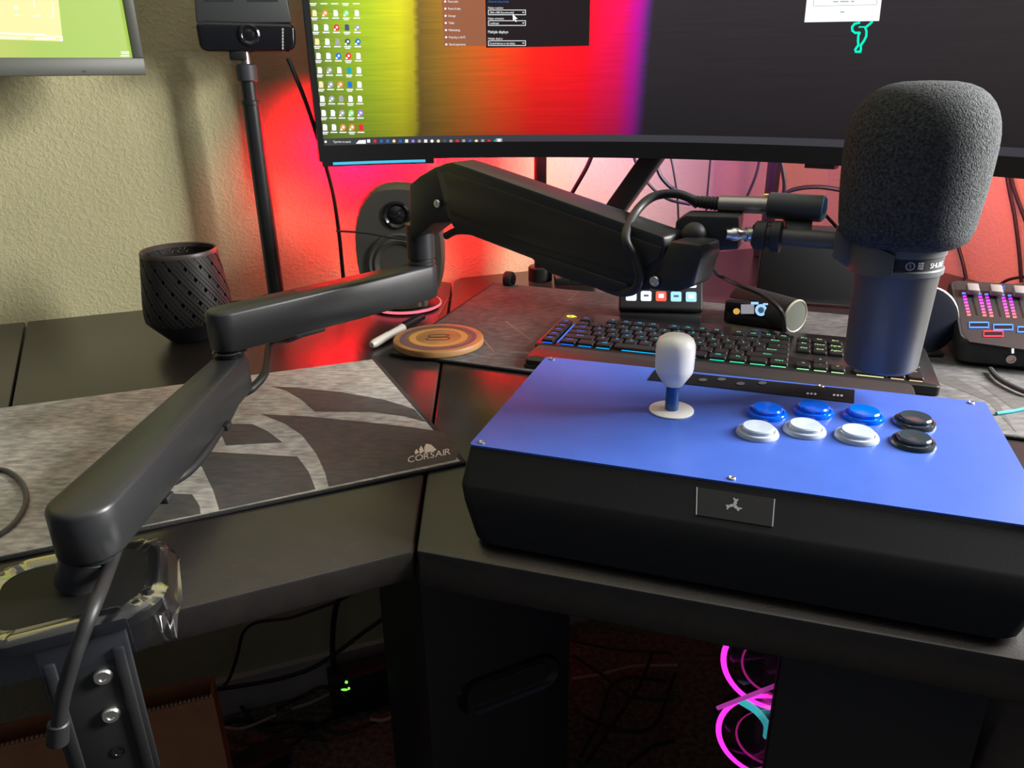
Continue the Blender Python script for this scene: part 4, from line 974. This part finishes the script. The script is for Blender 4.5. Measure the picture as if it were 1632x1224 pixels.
# ================================================================== THINGS BEHIND THE KEYBOARD
def frame(o, rz): return Matrix.Translation(o) @ Matrix.Rotation(rz, 4, 'Z')
sk = P(1050, 513); skd = R_(-7)
deck = thing('macro_keypad', 'small black macro keypad with lit picture keys on an angled stand', 'keypad', Vector((sk.x, sk.y, D + .0045)), skd)
tl = Matrix.Rotation(R_(52), 4, 'X')
bm = B(); box(bm, (0, .0, .007), (.113, .05, .014), bev=.002); mk('stand', bm, M_blackm, deck, world=False)
pm_ = Matrix.Translation((0, -.012, .012)) @ tl
bm = B(); box(bm, (0, .042, .007), (.118, .084, .016), pm_, .004, 3); mk('keypad_body', bm, M_blackm, deck, world=False)
kcol = {'c': emit('key_cyan', (.30, .60, .85), 1.3), 'w': emit('key_white', (.75, .82, .95), 1.5), 'r': emit('key_red', (.85, .10, .06), 1.2)}
for r_, row in enumerate(('wwrcc', 'cwwcw', 'wcwwc')):
    for c_, ch in enumerate(row):
        x_, y_ = (c_ - 2) * .021, .020 + r_ * .0215
        bm = loft([[(a, b_, z) for a, b_ in rrect(x_ - .0075 + i_, x_ + .0075 - i_, y_ - .0075 + i_, y_ + .0075 - i_, .002, 3)] for z, i_ in ((.0148, 0), (.0168, .0005))]); bm.transform(pm_)
        k_ = mk('picture_key', bm, kcol[ch], deck, world=False)
        bm = B(); box(bm, (x_, y_, .017), (.007, .003 if (r_ + c_) % 2 else .006, .0003)); bm.transform(pm_); o = mk('key_symbol', bm, [emit('sym_white', (.9, .95, 1), 1.6), NV, NV][(r_ + c_) % 2 if ch != 'r' else 0], None, world=False, smooth=0); o.parent = k_

ga, gb = P(1182, 522, .0), P(1262, 533, .0); gd = math.atan2(gb.y - ga.y, gb.x - ga.x)
gq = (ga + gb) / 2
gad = thing('display_speaker', 'black cylindrical gadget with a small lit display and pale round end', 'gadget', Vector((gq.x, gq.y, D + .0045)), gd)
rc = .023
_e, _b = HZ(.0275).at(1268, 504), HZ(.0275).at(1193, 482)
cM_ = wmat(gad).inverted() @ axisM(_e - (_e - _b).normalized() * .054, _e)
mk('barrel', lathe([(rc - .006, -.048), (rc - .001, -.046), (rc, -.04), (rc, .05), (rc - .001, .053)], 40, cM_), mat('dark_fabric', (.022, .02, .022), .7, bump=.4, bscale=900), gad, world=False)
mk('end_disc', lathe([(rc - .001, .052), (rc - .0025, .0545), (0, .0545)], 40, cM_), mat('grey_green_disc', (.11, .12, .10), .5), gad, world=False)
mk('end_rim', lathe([(rc - .0005, .0525), (rc + .0004, .054), (rc - .0012, .056), (rc - .0026, .055)], 40, cM_, cap=False), mat('pale_rim', (.45, .43, .36), .4), gad, world=False)
bm = B(); box(bm, (-.016, .001, .018), (.088, .016, .034), bev=.005, seg=3); mk('display_housing', bm, M_blackg, gad, world=False)
gM = wmat(gad); GP = Plane(gM @ Vector((0, -.0072, 0)), gM.to_3x3() @ Vector((0, -1, 0)))
bm = B(); disc_px(bm, GP, 1213, 494, 9.5, 9.5, .0006, 0, 20); rect_px(bm, GP, 1197, 481, 1209, 485, .0006); rect_px(bm, GP, 1216, 483, 1224, 486, .0006); mk('dial_display', bm, emit('display_blue', (.35, .62, .9), 1.1), gad, smooth=0)
bm = B(); disc_px(bm, GP, 1213, 494, 5, 5, .0009, 0, 16); mk('dial_centre', bm, NV, gad, smooth=0)
bm = B(); rect_px(bm, GP, 1181, 485, 1202, 500, .0006); mk('picture_tile', bm, emit('display_grey', (.32, .30, .34), .9), gad, smooth=0)
bm = B(); disc_px(bm, GP, 1174, 496, 5.5, 5, .0008, 0, 12); mk('orange_tile', bm, emit('display_orange', (.65, .38, .08), 1), gad, smooth=0)
bm = B(); rect_px(bm, GP, 1227, 488, 1240, 491, .0006); mk('text_tile', bm, W_, gad, smooth=0)

bx = P(1206, 487); bx1 = P(1384, 500); bd = math.atan2(bx1.y - bx.y, bx1.x - bx.x); bL = (bx1 - bx).length
blk = thing('black_equipment_box', 'matte black box standing behind the lit gadget', 'box', Vector((bx.x, bx.y + .012, D + .0045)), bd)
bm = B(); box(bm, (bL / 2, .05, .053), (bL, .085, .104), bev=.004); mk('case', bm, M_blackm, blk, world=False)
bm = B(); box(bm, (bL / 2, .045, .0012), (bL + .004, .082, .0018)); mk('base_rim', bm, M_dsteel, blk, world=False)
bm = B(); box(bm, (bL - .01, .0065, .05), (.014, .0015, .0018)); mk('status_light', bm, emit('pink_led', (1, .1, .18), 1.5), blk, world=False)

# round disc standing behind the microphone
rd = P(1470, 574); rdd = thing('charging_disc', 'round dark disc with a thin bright rim standing behind the microphone', 'charging stand', Vector((rd.x, rd.y, D + .0045)))
dM = Matrix.Translation((0, .012, .044)) @ Matrix.Rotation(R_(75), 4, 'X')
mk('disc', lathe([(.040, -.003), (.041, 0), (.040, .003), (.034, .0035), (0, .0035)], 48, dM), mat('deep_blue_gloss', (.004, .005, .012), .25), rdd, world=False)
mk('disc_rim', lathe([(.0405, -.0016), (.0418, -.0012), (.0418, .0012), (.0405, .0016)], 48, dM, cap=False), mat('bronze_rim', (.5, .48, .42), .25, metal=1), rdd, world=False)
bm = B(); box(bm, (0, .022, .003), (.05, .05, .005), bev=.002); mk('foot', bm, M_blackm, rdd, world=False)

# ================================================================== AUDIO MIXER
mo = P(1518, 588); mxd = R_(-20)
mixr = thing('audio_mixer', 'black fader mixer with pink level meters and blue lit buttons', 'audio mixer', Vector((mo.x, mo.y, D + .0045)), mxd)
mM = wmat(mixr); MD = .135
zf = zp((mM @ Vector((.01, .004, 0))).xy, 543) - D - .0045; zbk = zp((mM @ Vector((.0, MD, 0))).xy, 444) - D - .0045
def mring(z0, z1, ins, r=.012):
    return [(x, y, z0 + (z1 - z0) * (y / MD)) for x, y in rrect(ins, .285 - ins, ins, MD - ins, r, 4)]
mk('case', loft([mring(.001, .001, .008), mring(.006, .006, .002), mring(zf - .006, zbk - .004, 0), mring(zf, zbk, .003)]), M_blackm, mixr, world=False)
pa, pb2, pc = [mM @ Vector(v) for v in ((0, 0, zf), (.28, 0, zf), (0, MD, zbk))]
MP = Plane(pa, (pb2 - pa).cross(pc - pa))
bm = B(); poly_px(bm, MP, [(1521, 452), (1660, 464), (1720, 570), (1545, 545), (1534, 530)], .0003); 
mk('panel', bm, mat('panel_black', (.022, .02, .022), .4), mixr, smooth=0)
ledc = [emit('meter_blue', (.10, .22, 1), 1.4)] + [emit('meter_glow', (1 if i > 1 else .7, .03 + .02 * i, max(.12, .85 - .12 * i)), 1.4) for i in range(7)]
for i, x in enumerate((1536, 1560, 1572, 1597, 1609, 1634, 1646, 1671)):
    for k in range(8):
        xx = x + k * 1.15 - (0 if i % 2 == 0 else -1); yy = 468 + i * .9 + k * 4.9
        bm = B(); rect_px(bm, MP, xx - 3, yy - 1.6, xx + 3, yy + 1.6, .0006); mk('meter_segment', bm, ledc[k], mixr, smooth=0)
for i, x in enumerate((1548, 1585, 1622, 1659)):
    y = 467 + i * 2
    bm = B(); poly_px(bm, MP, [(x - 2, y), (x + 1, y), (x + 11, y + 36), (x + 8, y + 36)], .0005); mk('fader_slot', bm, M_blackg, mixr, smooth=0)
    q = MP.at(x, y + 1, .001); R3 = Matrix((( (pb2 - pa).normalized()), ((pc - pa).normalized()), MP.n)).transposed().to_4x4()
    bm = B(); box(bm, (0, 0, .006), (.014, .018, .008), Matrix.Translation(q) @ R3, .002); box(bm, (0, 0, .001), (.006, .008, .006), Matrix.Translation(q) @ R3); mk('fader_cap', bm, mat('pale_fader', (.24, .2, .2), .45), mixr)
    c_ = (1560 + 38.5 * i, 519 + 3.6 * i)
    for cc_, col in ((c_, 'b'),) + (((c_[0] + 23, c_[1] + 14), 'r'),) * (i == 0):
        bm = B(); x_, y_ = cc_
        for sx_, sy_, ex_, ey_ in ((-15, -4.5, 14, -4), (-16, 3.5, 16, 4.5), (-16, -4.5, -14.5, 4), (14.5, -4, 16, 4.5)): 
            rect_px(bm, MP, x_ + sx_, y_ + min(sy_, ey_) - .6, x_ + ex_ , y_ + max(sy_, ey_) + .8 if abs(ex_ - sx_) < 4 else y_ + sy_ + 1.6, .0012)
        mk('lit_button', bm, emit('button_' + col, (.05, .22, 1) if col == 'b' else (1, .03, .05), 1.6), mixr, smooth=0)
        bm = B(); poly_px(bm, MP, [(x_ - 13, y_ - 2.5), (x_ + 13, y_ - 2), (x_ + 14, y_ + 3), (x_ - 13.5, y_ + 2.5)], .0009); mk('button_face', bm, M_blackg, mixr, smooth=0)
bm = B(); text_px(bm, MP, 'X', 1594, 461, 1602, 463, 7, .0006); mk('channel_mark', bm, LEG[0], mixr, smooth=0)
MF = Plane(mM @ Vector((0, -.0002, 0)), mM.to_3x3() @ Vector((0, -1, 0)))
q = MF.at(1611, 572, 0); mk('jack_socket', lathe([(.0052, 0), (.0052, .0015), (.0036, .0016), (.0034, -.003), (0, -.003)], 20, axisM(q, q + MF.n)), mat('pink_metal', (.6, .45, .45), .3, metal=.7), mixr)
bm = B(); rect_px(bm, MF, 1612, 555, 1616, 563, .0006); mk('jack_mark', bm, W_, mixr, smooth=0)

# ================================================================== POLES AND CABLES BEHIND THE MONITOR
def pole(x, yb, w_, ztop, label, base=True):
    q = P(x, yb); t = thing('support_pole', label, 'pole', Vector((q.x, q.y, D)))
    mk('tube', lathe([(w_, .004), (w_, ztop)], 24), M_black, t, world=False)
    if base: mk('clamp_base', lathe([(.021, .0008), (.021, .024), (.019, .026), (w_, .0265)], 30), M_black, t, world=False)
    return t
pole(861, 447, .0105, .33, 'black upright pole in a round base left of the monitor stand leg')
pole(1218, 408, .0125, .34, 'thick dark upright pole near the room corner', True)
q = P(812, 447, .012); cs = thing('small_cable_spool', 'small dark round spool on the desk by the pole base', 'spool', Vector((q.x, q.y, D + .0006)))
sM_ = Matrix.Translation((0, 0, .0135)) @ Matrix.Rotation(R_(70), 4, 'Z') @ Matrix.Rotation(PI / 2, 4, 'X')
mk('drum', lathe([(.0125, -.008), (.0135, -.006), (.0135, .004), (.0125, .006)], 28, sM_), M_blackm, cs, world=False); mk('hub', lathe([(.0085, -.009), (.009, .0085), (.0, .0085)], 20, sM_), M_blackg, cs, world=False)
BG = lambda dist: VP(Vector((.3, dist, 0)), Vector((1, -.15, 0)))
def cable(px, plane, r, label, group=None, m=M_rubber, name='cable', k=8):
    o = mk(name, tube([plane.at(*p) if not isinstance(p, Vector) else p for p in px], r, 8, k), m, None)
    return tag(o, label, 'cable', group)
CB = 'thin black cable hanging down behind the wide monitor'; GC = 'cables hanging behind the monitor'
M_cab = mat('cable_black', (.015, .014, .015), .45)
HL = ['thin black cable slanting right behind the monitor stand leg', 'thick braided black cable curving down beside the monitor stand leg', 'very thin black cable hanging straight beside the braided cable', 'very thin black cable hanging alone in front of the purple wall glow', 'grey-black cable bending left beside the thick corner pole', 'thick black cable hanging close to the right of the corner pole', 'black cable bowing down close behind the foam windscreen', 'thick black cable slanting down left of the monitor stand leg']
for hi, (px, dist, r) in enumerate((([(1006, 235), (1018, 270), (1040, 300), (1066, 318), (1100, 326)], 1.31, .0024), ([(1040, 235), (1050, 275), (1066, 296), (1080, 305), (1110, 330)], 1.29, .0032), ([(1066, 235), (1074, 275), (1080, 320), (1082, 380)], 1.33, .0018), ([(1134, 235), (1130, 280), (1126, 330), (1124, 380)], 1.34, .0018),
                    ([(1214, 235), (1206, 275), (1192, 310), (1175, 340)], 1.27, .0024), ([(1240, 235), (1248, 275), (1250, 300), (1244, 330)], 1.3, .0036), ([(1352, 240), (1366, 280), (1374, 320), (1378, 380)], 1.22, .0026), ([(948, 235), (936, 265), (918, 297), (900, 328), (890, 350)], 1.30, .0036))):
    cable(px, BG(dist), r, HL[hi], GC, M_cab)
cable([(1240, 318), (1262, 303), (1300, 298), (1340, 303), (1385, 316)], BG(1.26), .0036, 'black cable arching sideways behind the microphone preamp', None, M_cab)
cable([(1316, 343), (1330, 358), (1345, 374), (1362, 392)], BG(1.0), .0022, 'short glossy cable slanting down behind the microphone mount', None, M_blackg)
WR = Plane(WC + NR * .02, NR)
CR, GR = 'dark cable hanging against the right wall above the mixer', 'cables on the right wall'
for px in ([(1600, 250), (1608, 300), (1617, 345), (1624, 400), (1628, 450)], [(1606, 250), (1614, 295), (1628, 335), (1645, 380)], ): cable(px, WR, .003, CR, GR, M_cab)
cable([(1515, 360), (1526, 390), (1536, 425), (1542, 460)], WR, .003, 'dark cable on the right wall close beside the microphone band', None, M_cab)
cable([(1590, 455), (1610, 445), (1640, 440)], WR, .0025, 'dark cable curving behind the mixer faders', None, M_cab)
cable([(459, 93), (467, 112), (490, 170), (512, 240), (530, 305), (540, 370), (545, 420), (548, 452)], VP(Vector((pp.x, pp.y, 0)) + UL * .03, UL), .0032, 'thin black cable trailing from the webcam down to the desk', None, M_cab)
cable([(536, 368), (580, 371), (620, 378), (652, 383)], VP(Vector((spb.x, spb.y - .075, 0)), Vector((1, 0, 0))), .0016, 'very thin black wire crossing in front of the speaker', None, M_cab)
q = P(1276, 534, .006)
cable([hd(1134, 398, .02), hd(1133, 412, .05), BG(1.0).at(1142, 436), BG(.97).at(1180, 455), BG(.95).at(1215, 470), BG(.93).at(1245, 496), P(1252, 530, .012), P(1262, 538, .021)], None, .0028, 'black cable draped from the arm head down over the lit gadget', None, M_cab)
HZm = HZ(.009)
cable([(1578, 588), (1590, 602), (1612, 615), (1640, 626), (1680, 632)], HZm, .003, 'dark cable lying on the mat in front of the mixer', None, M_dark)
cable([(1588, 659), (1610, 656), (1640, 650), (1690, 640)], HZ(.0062), .0018, 'teal cable emerging from behind the arcade stick', None, mat('teal_cable', (.02, .30, .38), .4))
cable([(-20, 748), (10, 750), (34, 768), (42, 795), (30, 825), (5, 848), (-25, 860)], HZ(.0068), .0022, 'thin grey cable loop lying on the left mat', None, mat('grey_cable', (.06, .06, .06), .4))

# ================================================================== UNDER THE DESK
FRn = Vector((-FRd.y, FRd.x, 0))
# subwoofer
sw = VP(Vector((A.x, A.y + .16, 0)), UL); a_ = sw.at(672, 990); b_ = sw.at(910, 1060); swL = Vector((b_.x - a_.x, b_.y - a_.y, 0)).length
sub = thing('subwoofer', 'large black subwoofer cabinet with a slanted bass port under the desk', 'subwoofer', Vector((a_.x, a_.y, 0)), R_(20))
zt_s = D - .075
bm = B(); box(bm, (swL / 2, .15, zt_s / 2 + .004), (swL, .30, zt_s - .008), bev=.006); mk('cabinet', bm, mat('vinyl_black', (.011, .011, .012), .5, bump=.1, bscale=500), sub, world=False)
SF = Plane(wmat(sub) @ Vector((0, 0, 0)), wmat(sub).to_3x3() @ Vector((0, -1, 0)))
c0, c1 = SF.at(763, 1108), SF.at(858, 1072); ce_ = (c0 + c1) / 2; dx = (c1 - c0); Lp = dx.length / 2; dx.normalize(); dz = SF.n.cross(dx)
def slot(r, ext, off): return [ce_ + dx * (math.copysign(Lp + ext, math.cos(t)) + r * math.cos(t)) + dz * r * math.sin(t) + SF.n * off for t in [2 * PI * (i + .5) / 28 for i in range(28)]]
mk('port_lip', loft([slot(.026, 0, .0002), slot(.024, 0, .004), slot(.017, 0, .001), slot(.013, 0, .0004)], cap=False), M_blackg, sub, smooth=60)
bm = B(); addpoly(bm, slot(.0135, 0, .0006)); mk('port_opening', bm, M_rubber, sub, smooth=0)
# PC tower
pcp = VP(A + FRn * .07, FRd); a_ = pcp.at(1241, 1075); b_ = pcp.at(1575, 1130); pw_ = Vector((b_.x - a_.x, b_.y - a_.y, 0)).length
pc_ = thing('pc_tower', 'black computer tower with a glass side and glowing pink fan rings', 'computer', Vector((a_.x, a_.y, 0)), math.atan2(FRd.y, FRd.x))
pcD, pcH = .42, D - .055
for nm, c_, s_ in (('front_panel', (pw_ / 2, .012, pcH / 2), (pw_, .024, pcH - .004)), ('top_panel', (pw_ / 2, pcD / 2 + .012, pcH - .008), (pw_, pcD - .026, .012)), ('bottom_panel', (pw_ / 2, pcD / 2 + .012, .012), (pw_, pcD - .026, .02)), ('rear_panel', (pw_ / 2, pcD - .006, pcH / 2), (pw_, .012, pcH - .03)), ('side_panel', (pw_ - .006, pcD / 2, pcH / 2), (.012, pcD - .05, pcH - .03))):
    bm = B(); box(bm, c_, s_, bev=.002); mk(nm, bm, M_blackm, pc_, world=False)
gm = bpy.data.materials.new('tinted_glass'); gm.use_nodes = True; g_ = gm.node_tree.nodes['Principled BSDF']; g_.inputs['Base Color'].default_value = (.5, .5, .52, 1); g_.inputs['Roughness'].default_value = .03; g_.inputs['Alpha'].default_value = .22
bm = B(); box(bm, (.002, pcD / 2 + .006, pcH / 2), (.003, pcD - .03, pcH - .03)); mk('glass_panel', bm, gm, pc_, world=False)
bm = B(); box(bm, (pw_ - .03, pcD / 2, pcH / 2), (.006, pcD - .06, pcH - .06)); mk('motherboard', bm, M_dark, pc_, world=False)
FPn = Plane(wmat(pc_) @ Vector((0, .16, 0)), wmat(pc_).to_3x3() @ Vector((0, -1, 0))); ux = wmat(pc_).to_3x3() @ Vector((1, 0, 0))
mag = emit('fan_magenta', (.95, .03, .65), 1.5); vio = emit('fan_violet', (.45, .06, .95), 1.0); cya = emit('fan_cyan', (.05, .5, .55), .8)
for (x, y), mm in (((1244, 1062), mag), ((1232, 1176), mag)):
    q = FPn.at(x, y); rr = .056
    fM_ = Matrix((ux, Vector((0, 0, 1)), FPn.n)).transposed().to_4x4(); fM_.translation = q
    fr = mk('fan', lathe([(rr + .006, -.012), (rr + .006, .0), (rr + .001, .001), (rr + .001, -.012)], 40, fM_, cap=False), M_blackm, pc_)
    mk('fan_ring', lathe([(rr - .002, .0005), (rr + .001, .0022), (rr + .004, .0005)], 48, fM_, cap=False), mm, fr)
    mk('inner_ring', lathe([(rr * .66, 0), (rr * .70, .0012)], 40, fM_, cap=False), emit('fan_rose', (.5, .02, .25), .5), fr)
    mk('hub', lathe([(.016, -.008), (.016, .001), (.0, .002)], 24, fM_), M_blackg, fr)
    for i in range(7):
        a = 2 * PI * i / 7; bm = B(); addpoly(bm, [fM_ @ Vector((r * math.cos(a + t), r * math.sin(a + t), z)) for r, t, z in ((.016, 0, 0), (rr * .95, .1, 0), (rr * .95, .75, -.008), (.016, .6, -.008))]); mk('blade', bm, M_blackg, fr, smooth=0)
q = FPn.at(1215, 1130, .002); bm = tube([FPn.at(1180, 1112, .004), FPn.at(1205, 1128, .004), FPn.at(1222, 1150, .004), FPn.at(1222, 1170, .004)], .004, 8); mk('cyan_light_tube', bm, cya, pc_)
mk('violet_bar', beam(FPn.at(1144, 1116, .012), FPn.at(1240, 1078, .012), .003, .004, .0006), emit('bar_pink', (.5, .05, .42), .7), pc_)
# cardboard box
ba, bb = P(340, 1110, -.44), P(0, 1190, -.44); bu = (ba - bb); bu.z = 0; bu.normalize(); bn_ = Vector((-bu.y, bu.x, 0))
cbx = thing('cardboard_box', 'flattened brown cardboard carton standing on the floor under the left desk panel', 'carton', Vector((ba.x, ba.y, 0)), math.atan2(bu.y, bu.x))
M_card = mat('cardboard', (.46, .20, .09), .85, noise_amt=.12, scale=30); bh_ = D - .44
for nm, c_, s_ in (('front_wall', (-.25, .002, bh_ / 2), (.5, .004, bh_ - .002)), ('side_wall', (-.002, .022, bh_ / 2), (.004, .034, bh_ - .002)), ('side_wall', (-.498, .022, bh_ / 2), (.004, .034, bh_ - .002)), ('rear_wall', (-.25, .042, bh_ / 2), (.5, .004, bh_ - .002)), ('bottom', (-.25, .022, .004), (.49, .034, .004))):
    bm = B(); box(bm, c_, s_); mk(nm, bm, M_card, cbx, world=False, smooth=0)
bm = B()
for i in range(90): box(bm, (-.003 - i * .0055, .002, bh_ + .0012), (.0032, .0038, .0024))
mk('corrugated_edge', bm, mat('torn_card', (.52, .34, .22), .9), cbx, world=False, smooth=0, kind='stuff')
# network box with green lights
fl = HZ(-D)
q = fl.at(575, 1150); rt2 = thing('network_switch', 'small black network box with green indicator lights on the floor', 'network box', Vector((q.x, q.y, 0)), R_(20))
bm = B(); box(bm, (0.02, .045, .05), (.14, .05, .096), bev=.004); mk('case', bm, M_blackm, rt2, world=False)
RP_ = Plane(wmat(rt2) @ Vector((0, .0195, 0)), wmat(rt2).to_3x3() @ Vector((0, -1, 0))); GE = emit('green_led', (.25, .9, .08), 1.2)
for x, y, rx, ry in ((552, 1087, 2.6, 2.6), (549, 1099, 6, 2), (556, 1097, 2, 2.4)): bm = B(); disc_px(bm, RP_, x, y, rx, ry, .0005, 0, 10); mk('indicator_light', bm, GE, rt2, smooth=0)
# loose cables
WLp = Plane(W0 + NL * .06, NL)
CU, GU = 'black cable drooping beneath the left desk panel', 'cables drooping under the desk'
for ui, (px, o, r) in enumerate((([(575, 935), (545, 955), (500, 972), (460, 985), (410, 992), (388, 1008), (378, 1045), (366, 1080), (352, 1100)], .0, .0032), ([(560, 940), (540, 955), (532, 990), (530, 1040), (536, 1090), (540, 1130)], .03, .0055), ([(632, 960), (620, 978), (570, 1015), (530, 1045), (490, 1068), (430, 1085), (350, 1098), (250, 1112)], .1, .0042))):
    cable(px, Plane(W0 + NL * (.05 + o), NL), r, ['thin black cable drooping beneath the left desk panel', 'thick black cable hanging straight down beneath the left desk panel', 'black cable sloping along the wall from carton to subwoofer'][ui], GU, M_cab)
flc = HZ(-D + .012)
M_pale = mat('pale_cable', (.42, .38, .36), .5)
CF, GF = 'black cable lying tangled on the carpet', 'black cables on the carpet'
for ci, px in enumerate(([(350, 1160), (372, 1148), (400, 1150), (430, 1152), (470, 1150), (500, 1162)], [(378, 1118), (396, 1140), (410, 1158), (440, 1165), (490, 1150), (540, 1168), (600, 1150)], [(352, 1165), (370, 1180), (410, 1185), (470, 1172), (520, 1180)], [(915, 1130), (950, 1150), (1000, 1165), (1040, 1158), (1060, 1120), (1075, 1075)], [(925, 1205), (955, 1150), (970, 1100), (1000, 1080), (1060, 1085)], [(915, 1045), (960, 1075), (1010, 1110), (1075, 1115)], [(935, 1215), (980, 1150), (1020, 1090), (1040, 1040)], [(910, 1020), (990, 1035), (1070, 1040)], [(1000, 1220), (1040, 1190), (1075, 1180)], [(440, 1130), (480, 1110), (520, 1095), (560, 1120)])):
    right = px[0][0] > 700
    cable(px, HZ(-D + .005 + ci * .0085), .004, 'black cable crossing the carpet between subwoofer and computer tower' if right else 'black cable tangled on the carpet beside the carton', 'cables between subwoofer and tower' if right else 'cables beside the carton', M_cab)
for px, lb in (([(350, 1158), (380, 1162), (405, 1155), (440, 1140)], 'pale cable end on the carpet beside the carton'), ([(465, 1130), (500, 1118), (540, 1098), (560, 1090)], 'pale grey cable leading to the network box'), ([(590, 1146), (610, 1148), (630, 1140), (636, 1135)], 'short pale cable on the carpet against the subwoofer'), ([(912, 1082), (960, 1074), (1010, 1062), (1080, 1060)], 'pale orange cable between subwoofer and computer tower')):
    cable(px, HZ(-D + .02), .0032, lb, None, M_pale)
cable([(905, 1206), (930, 1214), (975, 1226), (1010, 1240)], HZ(-D + .008), .0028, 'dark green cable on the carpet by the subwoofer', None, mat('green_cable', (.02, .14, .09), .5))
# power brick in the tangle
q = fl.at(400, 1232); pbk = thing('power_adapter', 'black power adapter half buried in tangled cables on the carpet', 'power adapter', Vector((q.x, q.y, 0)), R_(35))
bm = B(); box(bm, (0, 0, .018), (.14, .06, .034), bev=.006); mk('brick', bm, M_blackm, pbk, world=False)
mk('lead', tube([(.07, 0, .018), (.1, .01, .012), (.13, .03, .006), (.18, .03, .005)], .0035, 8), M_cab, pbk, world=False)
# folded bag beside the tower
q = pcp.at(1578, 1150); bg_ = thing('fabric_bag', 'crumpled grey-brown fabric bag standing beside the computer tower', 'bag', Vector((q.x, q.y, 0)) + FRd * .1 + FRn * .02, math.atan2(FRd.y, FRd.x))
rings = []
for k in range(9):
    z = .002 + k / 8 * (D - .12); rings.append([((.075 + .012 * math.sin(5 * t + k * .5) + .006 * math.sin(11 * t + k)) * math.cos(t) * (1 - .05 * k / 8), .05 + (.07 + .012 * math.sin(4 * t - k * .4)) * math.sin(t), z) for t in [2 * PI * i / 48 for i in range(48)]])
mk('bag_body', loft(rings), mat('bag_cloth', (.12, .10, .085), .85, noise_amt=.4, scale=18, bump=.4, bscale=60), bg_, world=False, smooth=60)
mk('strap', tube([(-.03, -.03, .36), (-.045, -.045, .45), (-.02, -.045, .55), (.02, -.02, .63)], .006, 8), mat('bag_strap', (.05, .045, .04), .8), bg_, world=False)
